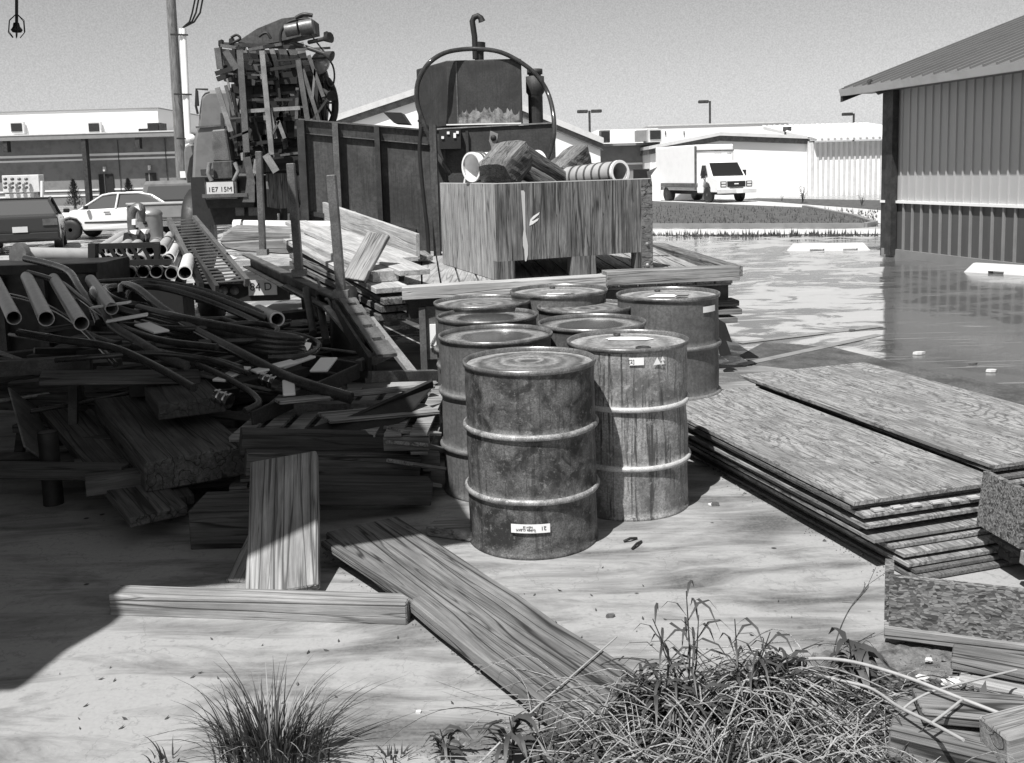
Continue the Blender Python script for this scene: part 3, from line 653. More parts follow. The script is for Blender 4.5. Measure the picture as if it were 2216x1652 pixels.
# ---------------------------------------------------------------- plywood piles
la = V(-.29,.957,0).normalized(); lw = V(.957,.29,0)
nbl = V(1.413,4.04,0)
gp = 'plywood sheets piled on the concrete'
def ply(c, L_, W_, z, th, mat, label, da=0, tilt=0):
    dr = Matrix.Rotation(da,3,'Z') @ la; cc = c
    a = V(cc.x,cc.y,z+tilt); b = a + dr*L_; b.z = z
    wv = V(dr.y,-dr.x,0)*(W_/2)
    o = board('plywood_sheet', a+wv, b+wv, W_, th, mat, label, 'plywood sheet', gp, bevel=.0015, rough=.0012); return o
rg = random.Random(11)
ply(nbl, 2.12, .78, .271, .020, M_ply, 'top sheet of the nearer plywood pile with swirling grain, beside the pale drum')
lows = 'weathered plywood sheet in the middle or bottom of the nearer pile'
zz_ = .262; i = 0
off = [(-.03,.0),(.04,.02),(.06,.02),(.0,.03),(.10,.03),(.12,.10),(.17,.12),(.20,.12),(.22,.14),(.25,.12)]
for i,(al,ac) in enumerate(off):
    th = .016; gap = [.010,.004,.022,.006,.010,.012,.005,.014,.006,.004][i]; zz_ -= gap + th/2
    ply(nbl + lw*ac - la*al, 2.1, .74+(.12 if i>5 else 0), zz_, th, M_ply if i in (1,2,4,5,6,7) else M_plyside, lows, rg.uniform(-.012,.012)); zz_ -= th/2
rgb = random.Random(9)      # pale shims added to hint at notched shadows on the sheet ends
for i in range(7):
    a = nbl + la*(-.02-.004*i) + lw*(.08+.095*i) + V(0,0,.2405)
    board('shadow_notch_shim', a, a+lw*rgb.uniform(.04,.06)+V(0,0,0), .03, .008, M_woodpale, 'pale shim added to hint at notched shadows at the end of the nearer pile', 'shim', 'shims added to hint at notched shadows on the pile end', bevel=0)
c2 = V(2.19,4.43,0)
ply(c2, 2.25, 1.0, .290, .020, M_ply, 'top sheet of the farther plywood pile at the right edge', .01)
zz_ = .280
for i in range(10):
    th = .016; zz_ -= [.006,.012][i%2]+th/2
    ply(c2+lw*rg.uniform(.0,.05)-la*rg.uniform(-.05,.05), 2.2, .95, zz_, th, M_plyside if i%2 else M_ply, 'weathered plywood sheet under the top one of the farther pile', rg.uniform(-.01,.01)); zz_ -= th/2
for i, (l_, w_) in enumerate(((.25,.0),(1.0,.0),(1.8,.0))):
    a = nbl + la*l_ + V(0,0,.008)+lw*.14; 
# ---------------------------------------------------------------- osb boxes bottom right
def osbbox(name, label, c, ang, sx, sy, h, tilt=0):
    t = thing(name, label, 'osb box', (0,0,0), 'osb boxes at the right edge')
    th = .03
    k = MB(); k.box((0,-sy/2,h*.66),(sx,th,h*.68)); k.build('front_panel', M_osb, t)
    for s_ in (-1,1):
        k = MB(); k.box((s_*sx/2,0.02,h*.66),(th,sy-.02,h*.68)); k.build('side_panel', M_osb, t)
    k = MB(); k.box((0,-sy/2-.004,h*.24),(sx+.03,.05,h*.16)); k.build('bottom_rail', M_wood, t, bevel=.003)
    k = MB(); k.box((0,.02,h*.20),(sx-.05,sy-.1,h*.05)); k.build('floor_panel', M_wooddark, t)
    for s_ in (-1,1):
        k = MB(); k.box((s_*(sx/2-.1),sy/2-.1,h*.08),(.09,.09,h*.16)); k.build('foot', M_wooddark, t)
    place(t, c, ang, tilt); return t
osbbox('osb_box', 'osb box with open top and pale bottom rail, lower right, in front of the plywood', (1.83,3.19,0), R(-21), 1.1, .14, .265)
osbbox('osb_box', 'tilted osb box cut by the right edge, above the other osb box', (2.34,3.93,.02), R(8), .78, .3, .34, R(6))
a, b = Z(2020,1300,.05), Z(2180,1330,.05)
board('plank_offcut', Z(2080,1455,.05), Z(2290,1500,.05), .16, .035, M_wood, 'pale plank offcut on the soil under the osb box at right edge', 'plank')
board('plank_offcut', Z(2060,1420,.09), Z(2290,1462,.09), .13, .03, M_woodmid, 'grey plank offcut above the pale one at right edge', 'plank')
board('thick_plank', Z(1935,1530,.14), Z(2165,1585,.13), .24, .10, M_woodmid, 'wide thick weathered plank with sawn end, bottom right corner', 'plank', bevel=.006, top=True, rough=.004)
board('plank_offcut', Z(1985,1525,.165), Z(2230,1545,.16), .15, .03, M_woodmid, 'thin grey board lying behind the wide thick plank', 'plank', rough=.003)
board('post_offcut', Z(2150,1615,.15), Z(2290,1578,.17), .12, .11, M_wood, 'square sawn post end in the bottom right corner', 'post offcut', bevel=.006)
# ---------------------------------------------------------------- foreground lumber
board('timber_beam', Z(240,1334,.0)+V(0,.05,.045), Z(885,1356,.0)+V(0,.05,.045), .095, .09, M_beam, 'short pale square timber lying on the concrete before the leaning board', 'timber', rough=.002, bevel=.006)
# wide leaning board
p0 = Z(600,1306,.02)+V(0,.09,0); p1 = D(617,993,4.38)
board('wide_board', p0, p1, .30, .045, M_wood, 'wide cracked board leaning upright behind the square timber', 'board', up=(0,-1,.3), rough=.004, bevel=.006)
p0 = Z(500,1290,.0)+V(0,.12,0); p1 = D(575,1140,4.36)
board('narrow_board', p0, p1, .11, .03, M_wood, 'narrow board leaning half hidden at the left of the wide cracked board', 'board', up=(0,-1,.3))
board('long_plank', Z(783,1146,.06), Z(1330,1545,.06), .36, .06, M_woodmid, 'long broad weathered plank running diagonally to the bottom weeds', 'plank', rough=.005, bevel=.008)
board('split_strip', Z(705,1175,.09)+V(0,0,0), Z(905,1305,.075), .05, .03, M_woodmid, 'thin split strip along the edge of the long broad plank', 'plank strip')
# ---------------------------------------------------------------- shaded scrap pile at the left
GP = 'timbers in the shaded scrap pile'
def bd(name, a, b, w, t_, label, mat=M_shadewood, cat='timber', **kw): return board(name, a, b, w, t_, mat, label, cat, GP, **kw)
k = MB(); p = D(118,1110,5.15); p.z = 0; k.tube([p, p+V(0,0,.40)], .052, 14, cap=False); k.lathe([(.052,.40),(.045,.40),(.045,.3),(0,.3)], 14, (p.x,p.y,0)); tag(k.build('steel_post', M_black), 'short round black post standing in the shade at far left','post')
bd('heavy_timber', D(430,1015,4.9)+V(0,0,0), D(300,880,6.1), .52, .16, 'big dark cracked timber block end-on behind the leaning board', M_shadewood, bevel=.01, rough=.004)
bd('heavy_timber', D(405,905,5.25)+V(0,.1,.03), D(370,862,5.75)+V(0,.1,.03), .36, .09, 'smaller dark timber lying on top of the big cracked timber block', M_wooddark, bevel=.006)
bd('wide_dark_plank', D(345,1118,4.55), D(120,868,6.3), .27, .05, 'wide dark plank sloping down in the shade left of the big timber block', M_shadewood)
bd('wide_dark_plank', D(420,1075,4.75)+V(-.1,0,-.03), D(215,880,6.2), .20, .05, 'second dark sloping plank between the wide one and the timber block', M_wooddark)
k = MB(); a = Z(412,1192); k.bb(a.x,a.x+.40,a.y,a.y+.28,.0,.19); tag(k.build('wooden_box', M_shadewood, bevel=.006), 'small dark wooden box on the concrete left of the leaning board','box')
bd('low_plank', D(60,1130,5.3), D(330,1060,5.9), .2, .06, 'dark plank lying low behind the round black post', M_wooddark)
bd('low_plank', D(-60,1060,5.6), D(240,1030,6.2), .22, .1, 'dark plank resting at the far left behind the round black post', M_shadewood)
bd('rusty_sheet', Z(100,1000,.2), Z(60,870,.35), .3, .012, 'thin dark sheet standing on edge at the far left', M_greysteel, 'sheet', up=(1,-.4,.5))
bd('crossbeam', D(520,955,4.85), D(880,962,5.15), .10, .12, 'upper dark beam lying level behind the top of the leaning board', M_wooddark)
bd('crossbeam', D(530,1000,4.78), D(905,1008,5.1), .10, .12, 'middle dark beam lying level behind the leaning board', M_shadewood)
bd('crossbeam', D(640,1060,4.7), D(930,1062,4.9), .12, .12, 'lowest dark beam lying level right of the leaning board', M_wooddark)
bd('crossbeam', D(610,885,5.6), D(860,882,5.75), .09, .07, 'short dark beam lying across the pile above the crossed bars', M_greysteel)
def pallet(label, c, ang, w=1.05, l=1.2, mt=None):
    t = thing('pallet', label, 'pallet', (0,0,0), 'pallets stacked beside the drums'); mt = mt or M_wood
    for y in (-w/2+.04, 0, w/2-.04):
        k = MB(); k.box((0,y,.06),(l,.04,.08)); k.build('stringer', mt, t)
    k = MB()
    for i in range(8): k.box((-l/2+.05+i*(l-.1)/7,0,.109),(.09,w,.016))
    k.build('top_slats', mt, t)
    k = MB()
    for i in range(4): k.box((-l/2+.05+i*(l-.1)/3,0,.011),(.09,w,.016))
    k.build('bottom_slats', mt, t); place(t, c, ang); return t
pnames = ['lowest','second','third']
for i in range(3):
    pallet('%s pallet from the ground in the stack left of the smooth grey drum' % pnames[i], (-1.02+.03*i,5.62+.05*(i%2),.0+.125*i), R(4+5*(i%2)-3*i), 1.15, 1.05)
for i,(a,b,w,t_) in enumerate(((D(600,870,5.4),D(935,835,5.9),.09,.02),(D(700,905,5.2),D(935,885,5.5),.22,.02),(D(860,1000,4.95),D(935,1010,5.2),.2,.02),(D(870,1040,4.9),D(935,1048,5.1),.14,.02),(D(880,960,5.0),D(940,975,5.3),.25,.02),(D(850,930,5.1),D(935,935,5.3),.16,.02))):
    board('loose_slat', a, b, w, t_, M_wood, ['long pale slat crossing the crooked pallet','broad pale slat in front of the crooked pallet','pale slat sticking out low beside the smooth grey drum','lowest pale slat by the foot of the smooth grey drum','short wide slat beside the waist of the smooth grey drum','narrow slat just above the short wide one by the drum'][i], 'slat', 'loose slats by the drums')
# dark sheet leaning like a blade
k = MB(); pts = [D(500,985,4.9),D(760,905,5.2),D(935,826,5.6),D(938,838,5.62),D(880,905,5.3),D(800,960,5.05),D(560,1000,4.9)]
k.ext(pts, (0,.02,.012)); tag(k.build('steel_plate', M_black), 'long black tapering steel plate lying over the pallets','steel plate')
def tb(name, pts, r, mat, label, cat, group=None, n=8):
    k = MB(); k.tube(pts, r, n); return tag(k.build(name, mat), label, cat, group)
def smooth(pts, k=6):
    P = [pts[0]]+list(pts)+[pts[-1]]; out = []
    for i in range(1, len(P)-2):
        for j in range(k):
            t = j/k; a, b, c, d_ = P[i-1], P[i], P[i+1], P[i+2]
            out.append(.5*((2*b)+(c-a)*t+(2*a-5*b+4*c-d_)*t*t+(3*b-a-3*c+d_)*t**3))
    out.append(P[-2]); return out
bd('crossed_bar', D(545,908,5.3), D(776,803,6.1), .02, .09, 'long flat dark bar rising to the right over the pallets', M_steel, 'bar')
bd('crossed_bar', D(655,778,6.6), D(812,806,6.2), .03, .09, 'dark bar dropping to the right under the steel ramp', M_steel, 'bar')
bd('crossed_bar', D(776,792,6.2), D(842,762,6.5), .05, .07, 'short grey bar across the foot of the steel ramp', M_greysteel, 'bar')
bd('crossed_bar', D(800,816,6.1), D(942,812,6.5), .05, .07, 'level grey bar between the steel ramp and the smooth drum', M_greysteel, 'bar')
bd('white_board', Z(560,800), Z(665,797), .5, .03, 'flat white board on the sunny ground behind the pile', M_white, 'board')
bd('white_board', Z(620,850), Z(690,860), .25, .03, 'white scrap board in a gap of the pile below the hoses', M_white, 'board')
# trestles carrying half pipes
def trestle(label, a, b, h, mt=M_steel):
    a = Vector(a); b = Vector(b); t = thing('trestle', label, 'trestle', (a+b)/2, 'trestles in the scrap pile'); dx = (b-a).normalized(); n_ = dx.cross(V(0,0,1))
    k = MB(); k.bar(a+V(0,0,h), b+V(0,0,h), .08, .09); k.build('top_rail', mt, t)
    for p in (a+dx*.1, b-dx*.1):
        for s in (-1,1):
            k = MB(); k.bar(p+V(0,0,h), p+n_*(s*.25), .05, .05, dx); k.build('leg', mt, t)
    return t
trestle('near steel trestle at the left edge carrying the loose pipes', Z(-160,1030), Z(215,1000)*1, .62)
trestle('low trestle of dark timber running right along the shade', D(60,980,6.2)*V(1,1,0) if False else V(-3.2,6.2,0), V(-1.9,6.35,0), .42, M_wooddark)
bd('slatted_shelf', D(88,818,5.6), D(432,815,5.9), .22, .05, 'long dark plank resting level across the left pile', M_shadewood)
def lpipe(a, b, r, label):
    k = MB(); k.pipe(a, b, r, r*.88, 22); tag(k.build('culvert_pipe', M_midpipe), label, 'pipe', 'pipes lying over the trestles')
lpipe(D(176,700,5.6), D(116,603,7.8), .042, 'pipe nearest the hoses, its upper side catching sun')
lpipe(D(100,690,5.7), D(58,600,7.8), .045, 'second pipe at far left with bright rounded top')
lpipe(D(30,688,5.8), D(-10,606,7.8), .042, 'pipe cut by the left edge')
lpipe(D(242,668,6.5), D(196,606,7.8), .042, 'pipe behind the hose loops')
tb('big_pipe', [D(40,556,9.6), D(205,558,10.2)], .095, M_midpipe, 'large level pipe in the shade left of the pipe stack', 'pipe', n=20)
k = MB(); k.tube([D(38,556,9.55), D(50,556,9.6)], .135, 20); tag(k.build('pipe_flange', M_greysteel), 'round flange on the end of the large level pipe','flange')
k = MB(); a = D(-120,575,8.9); b = D(206,572,8.9); k.bb(a.x,b.x,8.9,9.7,.12,b.z); k.bb(a.x,b.x+.03,8.86,8.9,b.z-.07,b.z+.01)  # black box added to stand in for the dark beneath the large pipe
t_ = thing('dark_filler_box', 'long low black box added to fill in the dark behind the loose pipes at far left', 'bin', V((a.x+b.x)/2,9.3,0)); k.build('filler_body', M_black, t_)
for i in range(4):
    x_ = a.x+.1+i*(b.x-a.x-.2)/3; k = MB(); k.bb(x_-.04,x_+.04,8.84,8.898,.0,b.z-.08); k.build('filler_rib', M_steel, t_)
# pipe stack
GPs = 'pipes in the stacked rack'
def stackpipe(px, py, d0, L_, r, label, mt=M_midpipe, dx=-.30):
    a = D(px,py,d0); dr = V(dx,1,.0).normalized(); k = MB(); k.pipe(a, a+dr*L_, r, r*.86); tag(k.build('steel_pipe', mt), label, 'pipe', GPs)
row = [218,249,280,309,338,371]
for i, px in enumerate(row): stackpipe(px, 592-(3 if i in (3,4) else 0), 9.8, 3.0, .062, 'dull pipe with open dark end in the near row of the rack', M_greypaint)
stackpipe(400, 591, 9.6, 3.1, .068, 'bright white pipe at the right end of the near row in the rack', M_plastic)
for i, px in enumerate((235,268,301,334,360)): stackpipe(px, 566, 10.0, 2.9, .062, 'pale pipe of the middle row seen through the rack rails', M_midpipe)
stackpipe(366,560, 10.1, 2.8, .06, 'white pipe ending right of the rack rails', M_plastic)
for i, px in enumerate((218,240,263,286,326,349)): stackpipe(px, 541, 10.3, 2.7, .06, 'pipe of the top row in the rack, bright on its back', M_midpipe)
for i, px in enumerate((288,320,353,388)): stackpipe(px, 617, 9.9, 2.6, .052, 'lower pipe under the near row of the rack', M_steel)
t = thing('pipe_rack', 'black steel rack with diagonal braces holding the stacked pipes', 'rack', D(280,640,9.6)*1)
for nm, a, b, w, h in (('rail',D(196,534,9.9),D(345,530,9.95),.06,.055),('rail',D(196,571,9.75),D(372,567,9.8),.06,.055),('post',D(202,527,9.7),D(202,660,9.7),.09,.07),('post',D(340,527,9.8),D(340,575,9.8),.05,.05)):
    k = MB(); k.bar(a,b,w,h); k.build(nm, M_black, t)
for i in range(6):
    k = MB(); k.bar(D(212+i*24,534,9.82),D(232+i*24,568,9.78),.02,.03); k.build('brace', M_black, t)
k = MB(); k.bb(D(215,600,10).x, D(410,600,10).x, 9.75, 10.1, 0, .66); k.build('crib_base', M_black, t)
# hoses
GH = 'black rubber hoses over the scrap pile'
def hose(label, pts, r, mt=M_hose): return tb('rubber_hose', smooth([D(*p) for p in pts]), r, mt, label, 'hose', GH, 10)
hose('hose sweeping from the loop down to the coupling at lower middle', [(262,640,7.4),(268,618,7.6),(300,628,7.3),(350,668,6.9),(430,718,6.5),(520,765,6.1),(610,812,5.8),(680,838,5.6),(760,862,5.5)], .034)
hose('upper hose arching right from the loop toward the white pipe end', [(262,640,7.5),(276,617,8.0),(330,614,8.2),(420,632,8.0),(500,660,7.8),(580,692,7.5)], .030)
hose('second arching hose just under the upper one', [(268,650,7.5),(282,625,8.0),(340,622,8.1),(420,642,7.9),(500,672,7.7),(560,700,7.4)], .026)
hose('inner hose loop at the left of the coil', [(330,668,7.2),(262,655,7.1),(232,640,7.2),(228,626,7.5),(250,622,7.7)], .032)
hose('outer hose loop at the left of the coil', [(400,690,7.2),(290,680,6.9),(225,655,6.9),(203,635,7.1),(210,624,7.5),(240,624,7.8)], .034)
for i in range(4): hose(['top hose of the dark coil in the middle','second hose of the dark coil','third hose of the dark coil','lowest hose of the dark coil'][i], [(300,668+i*9,7.0),(380,688+i*11,6.7),(480,708+i*12,6.5),(580,726+i*12,6.4),(640,735+i*9,6.5),(662,742+i*4,6.7)], .036)
hose('dark hose falling in the shade at left', [(55,560,8.6),(110,573,8.2),(150,590,7.8),(172,625,7.3),(200,665,6.9),(215,700,6.6)], .03)
hose('lower hose lying over the left pile', [(215,640,7.0),(240,700,6.5),(300,740,6.2),(360,775,6.0),(405,792,5.9)], .03, M_greysteel)
hose('hose lying in the shade under the coil', [(290,750,6.2),(380,772,6.0),(470,785,5.9),(520,800,5.8)], .03)
for i,(pts,r_,lb_) in enumerate((
    ([(60,590,7.8),(130,612,7.5),(180,650,7.0),(250,700,6.5),(340,735,6.2),(470,752,6.0)],.022,'slim hose curving out from under the loose pipes'),
    ([(190,612,7.7),(240,608,8.0),(320,606,8.4),(420,622,8.3),(520,655,8.0),(610,700,7.6)],.018,'slim hose arching highest over the coil'),
    ([(225,700,6.6),(300,705,6.6),(420,712,6.5),(540,700,6.7),(600,712,6.6),(560,735,6.4),(430,742,6.3)],.02,'slim hose doubling back across the dark coil'),
    ([(40,720,6.2),(130,735,6.0),(240,752,5.9),(330,790,5.7),(420,840,5.4)],.024,'hose sagging across the left of the heap toward the timbers'),
    ([(330,760,6.1),(430,790,5.9),(520,835,5.6),(560,870,5.4),(530,890,5.3)],.02,'short hose hooking down beside the couplings'),
    ([(20,640,7.2),(80,655,6.9),(150,690,6.5),(210,745,6.1),(250,790,5.8)],.018,'slim hose dropping in front of the black filler box'),
    ([(480,690,6.9),(560,715,6.7),(640,725,6.7),(690,745,6.6),(660,770,6.3),(580,775,6.2)],.02,'hose looping round the right end of the dark coil'),
    ([(120,780,5.8),(220,772,5.8),(330,765,5.9),(450,778,5.9),(540,810,5.7)],.016,'thin hose lying level above the long dark plank'))):
    hose(lb_, pts, r_)
for (px,py,d_,lb) in ((580,824,5.75,'bright hose coupling by the crossed bars'),(481,862,5.3,'bright hose coupling hanging over the dark timbers'),(652,742,6.6,'bright coupling at the right end of the dark coil')):
    t = thing('hose_coupling', lb, 'coupling', D(px,py,d_), 'bright hose couplings'); c = D(px,py,d_); ax = V(.8,-.3,-.25).normalized()
    k = MB(); k.tube([c-ax*.05,c+ax*.05], .036, 12); k.build('coupling_body', M_chrome, t)
    for s in (-.03,.01,.04):
        k = MB(); k.tube([c+ax*s,c+ax*(s+.012)], .044, 12); k.build('coupling_ring', M_chrome, t)
# filler heap of dark scrap under the hoses
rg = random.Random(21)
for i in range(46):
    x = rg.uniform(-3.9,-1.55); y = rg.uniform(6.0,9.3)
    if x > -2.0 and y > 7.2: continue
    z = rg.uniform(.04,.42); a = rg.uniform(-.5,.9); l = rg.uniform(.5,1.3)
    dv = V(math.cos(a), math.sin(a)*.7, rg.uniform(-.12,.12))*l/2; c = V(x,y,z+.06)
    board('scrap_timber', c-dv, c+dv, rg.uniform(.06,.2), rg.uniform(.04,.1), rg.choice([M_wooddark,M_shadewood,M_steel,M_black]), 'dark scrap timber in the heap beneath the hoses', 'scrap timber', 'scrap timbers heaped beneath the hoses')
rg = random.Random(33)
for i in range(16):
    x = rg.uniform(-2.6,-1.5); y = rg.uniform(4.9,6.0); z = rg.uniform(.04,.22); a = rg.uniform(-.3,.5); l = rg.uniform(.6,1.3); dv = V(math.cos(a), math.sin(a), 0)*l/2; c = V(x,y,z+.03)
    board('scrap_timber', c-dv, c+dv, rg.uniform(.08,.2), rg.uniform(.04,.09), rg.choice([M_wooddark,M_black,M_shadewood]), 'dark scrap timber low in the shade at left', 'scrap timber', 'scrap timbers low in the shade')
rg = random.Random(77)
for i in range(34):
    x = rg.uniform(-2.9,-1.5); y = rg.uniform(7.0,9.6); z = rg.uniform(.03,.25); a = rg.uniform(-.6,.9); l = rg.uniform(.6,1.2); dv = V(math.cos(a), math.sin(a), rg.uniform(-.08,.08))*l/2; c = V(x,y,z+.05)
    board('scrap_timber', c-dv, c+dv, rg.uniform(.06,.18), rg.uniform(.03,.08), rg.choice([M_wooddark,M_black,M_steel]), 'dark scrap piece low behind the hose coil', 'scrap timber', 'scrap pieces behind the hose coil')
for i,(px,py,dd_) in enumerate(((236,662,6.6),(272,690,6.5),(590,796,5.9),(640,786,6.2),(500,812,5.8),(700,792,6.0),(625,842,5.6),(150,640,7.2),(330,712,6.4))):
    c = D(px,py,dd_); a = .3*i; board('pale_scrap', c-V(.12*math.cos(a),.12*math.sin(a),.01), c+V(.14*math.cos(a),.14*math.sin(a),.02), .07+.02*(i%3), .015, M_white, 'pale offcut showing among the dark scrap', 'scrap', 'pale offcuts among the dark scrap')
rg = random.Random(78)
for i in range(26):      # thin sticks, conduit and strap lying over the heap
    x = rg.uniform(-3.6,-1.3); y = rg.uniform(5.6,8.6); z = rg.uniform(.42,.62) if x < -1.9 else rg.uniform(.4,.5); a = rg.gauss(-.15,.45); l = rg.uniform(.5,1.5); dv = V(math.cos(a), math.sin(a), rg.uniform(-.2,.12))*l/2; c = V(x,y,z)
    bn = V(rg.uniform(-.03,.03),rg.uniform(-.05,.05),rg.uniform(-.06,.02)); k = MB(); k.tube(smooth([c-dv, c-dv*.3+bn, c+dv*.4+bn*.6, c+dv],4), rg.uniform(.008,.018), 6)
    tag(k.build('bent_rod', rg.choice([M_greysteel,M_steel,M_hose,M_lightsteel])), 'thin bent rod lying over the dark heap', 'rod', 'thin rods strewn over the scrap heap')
# bollard like grey cylinder and chain tool
c = Z(330,545); t = thing('gas_cylinder', 'stout grey cylinder with domed cap behind the pipe stack', 'cylinder', D(330,540,11.6)); b = D(330,540,11.6); r_ = 25/2150*11.6
zt = D(330,458,11.6).z
k = MB(); k.lathe([(r_,0),(r_,zt-.04)], 28, (b.x,b.y,0)); k.build('cylinder_body', M_galv, t)
k = MB(); k.lathe([(r_*1.04,zt-.04),(r_*1.04,zt-.02),(r_*.85,zt+.015),(r_*.5,zt+.035),(0,zt+.045)], 28, (b.x,b.y,0)); k.build('cap', M_galv, t)
p = D(323,481,11.6); k = MB(); k.lathe([(.022,0),(.022,.02),(0,.02)], 12, (p.x,b.y-r_*.97,p.z), (0,-1,0)); k.build('port', M_black, t)
t = thing('winch_head', 'odd grey lifting head with hooked top left of the domed cylinder', 'lifting head', D(297,530,11.2)); q = lambda x,y,dd=11.2: D(x,y,dd)
k = MB(); k.tube(smooth([q(286,505),q(284,470),q(290,452),q(300,447),q(306,455),q(305,480)]), .045, 10); k.build('hook', M_greysteel, t)
k = MB(); k.ext([q(283,503),q(296,510),q(300,540),q(306,548),q(295,548),q(280,520)], (0,.12,0)); k.ext([q(304,503),q(316,505),q(318,512),q(309,545),q(303,530)], (0,.12,0)); k.build('jaw', M_greysteel, t)
for pp_ in ([(280,499),(296,498),(293,508),(284,505)],[(303,497),(317,497),(313,507)],[(290,447),(300,444),(303,456)],[(285,475),(293,475),(293,487),(285,487)]):
    k = MB(); k.ext([q(x,y,11.1) for x,y in pp_], (0,.1,0)); k.build('worn_edge', M_white, t)
k = MB(); k.ext([q(262,540),q(268,505),q(285,500),q(300,545)], (0,.4,0)); k.ext([q(312,515),q(326,545),q(306,545)], (0,.1,0)); k.build('dark_base', M_black, t)
# ---------------------------------------------------------------- flatbed trailer
DZ = .78
FL, FR, BR, BL = V(-.87,7.80,0), V(1.82,8.10,0), V(1.70,11.9,0), V(-1.25,11.9,0)
t = thing('flatbed_trailer', 'low timber decked flatbed trailer carrying the crate and lumber', 'trailer', (0,9.5,0)); TR = t
k = MB()
for i in range(17):
    u0_, u1_ = i/17+.003, (i+1)/17-.003
    a, b, c, d_ = FL.lerp(FR,u0_), FL.lerp(FR,u1_), BL.lerp(BR,u1_), BL.lerp(BR,u0_)
    k.hexa([p+V(0,0,DZ-.04) for p in (a,b,c,d_)]+[p+V(0,0,DZ) for p in (a,b,c,d_)])
k.build('deck', wood('trailer_deck_wood', .22, .46, .5, .8, ax='y'), t)
fd = (FR-FL).normalized(); m1 = D(1310,600,7.95); 
board('edge_timber', D(870,634,7.72), D(1312,608,7.9), .16, .10, M_woodpale, parent=t, rough=.003, label='long pale front edge timber')
board('edge_timber', D(1308,602,7.86), D(1592,590,8.05), .18, .11, M_wood, parent=t, rough=.005, label='thicker front edge timber with frayed end')
board('edge_timber', D(1592,590,8.15)+V(0,.1,0), D(1420,534,11.8), .16, .09, M_woodmid, parent=t, rough=.004, label='side edge timber with dark notches')
k = MB(); k.bar(FL+V(.04,.06,DZ-.14), FR+V(-.04,.06,DZ-.14), .06, .16); k.bar(FL+V(.05,.1,DZ-.14), BL+V(.05,0,DZ-.14), .06, .16); k.bar(FR+V(-.05,.1,DZ-.14), BR+V(-.05,0,DZ-.14), .06, .16)
for i in range(6): k.bar(FL.lerp(BL,(i+.5)/6)+V(0,0,DZ-.12), FR.lerp(BR,(i+.5)/6)+V(0,0,DZ-.12), .05, .08)
k.build('chassis', M_steel, t)
k = MB(); k.bar(FL+V(.02,.0,DZ-.045), FR+V(-.02,.0,DZ-.045), .02, .012); k.build('edge_strip', M_lightsteel, t)
for i,(z_,o_) in enumerate(((DZ-.2,.0),(DZ-.27,.03),(DZ-.34,-.02))):
    board('stacked_board', FR+V(-.35,.02+o_,z_), FR+V(.03+o_,.06,z_), .2, .045, M_woodmid, parent=t)
k = MB(); k.ext([D(1553,690,8.0),D(1570,700,8.0),D(1585,742,8.0),D(1572,738,8.0),D(1583,768,8.0),D(1560,772,8.0),D(1553,740,8.0)], (0,.03,0)); k.build('mud_flap', M_black, t)
k = MB(); a = D(907,664,7.75); b = D(907,805,7.75); k.bb(a.x,a.x+.05,7.7,7.76,b.z,a.z); k.bb(a.x,a.x+.14,7.74,7.78,b.z+.1,a.z); k.build('corner_post', M_greysteel, t)
k = MB(); a = D(930,702,7.74); b = D(955,752,7.74); k.bb(a.x,b.x,7.72,7.74,b.z,a.z); tl = k.build('tail_panel', M_white, t)
k = MB(); k.bar(D(932,745,7.71),D(950,712,7.71),.004,.012,(0,1,0)); k.bar(D(932,748,7.71),D(950,752,7.71),.004,.012,(0,1,0)); k.build('tail_bracket', M_black, tl)
for (x_, y_) in ((-1.42,8.45),(-1.36,9.30),(1.55,9.5)):
    k = MB(); w = .11 if x_ < 0 else .2
    k.lathe([(.16,-w),(.34,-w),(.38,-w*.7),(.385,0),(.38,w*.7),(.34,w),(.16,w)], 30, (x_,y_,.385), (1,.05,0)); ty = k.build('tyre', M_rubber, t)
    k = MB(); k.lathe([(.165,-w*.6),(.165,w*.75),(.05,w*.75),(0,w*.7)], 20, (x_,y_,.385), (1,.05,0)); k.build('rim', M_greysteel, ty)
# ---------------------------------------------------------------- plywood crate on the trailer
C = [V(-.11,8.34,0), V(1.27,8.96,0), V(.68,10.75,0), V(-.70,10.15,0)]
t = thing('plywood_crate', 'open weathered plywood crate on skid feet, full of pipes and logs', 'crate', (0.2,9.4,DZ))
M_crate = wood('crate_plywood', .12, .46, .6, 1.0, ax='z'); M_crateleft = wood('crate_plywood_lit', .20, .56, .95, 1.7, ax='z'); M_cratedk = wood('crate_plywood_dark', .035, .30, .8, 1.3, ax='z')  # left lightened, front darkened: light and shade put into the panel colours
zt0, zt1 = DZ+.17, 1.60; cc = sum(C, V(0,0,0))/4
def wallp(k, a, b, z0, z1, th=.025):
    n_ = (b-a).normalized().cross(V(0,0,1)); n_ = -n_ if n_.dot(cc-a) > 0 else n_
    k.hexa([a+V(0,0,z0),b+V(0,0,z0),b-n_*th+V(0,0,z0),a-n_*th+V(0,0,z0),a+V(0,0,z1),b+V(0,0,z1),b-n_*th+V(0,0,z1),a-n_*th+V(0,0,z1)])
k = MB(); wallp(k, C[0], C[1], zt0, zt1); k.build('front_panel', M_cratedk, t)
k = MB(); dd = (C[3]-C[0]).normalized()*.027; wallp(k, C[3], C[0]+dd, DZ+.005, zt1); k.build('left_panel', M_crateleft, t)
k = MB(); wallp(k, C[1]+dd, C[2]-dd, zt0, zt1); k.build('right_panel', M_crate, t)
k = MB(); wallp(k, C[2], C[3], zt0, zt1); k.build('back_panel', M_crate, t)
for a_, b_ in ((C[3],C[0]),(C[0],C[1])):
    k = MB(); wallp(k, a_, b_, zt1+.001, zt1+.008, .03); k.build('top_edge', M_offwhite, t)
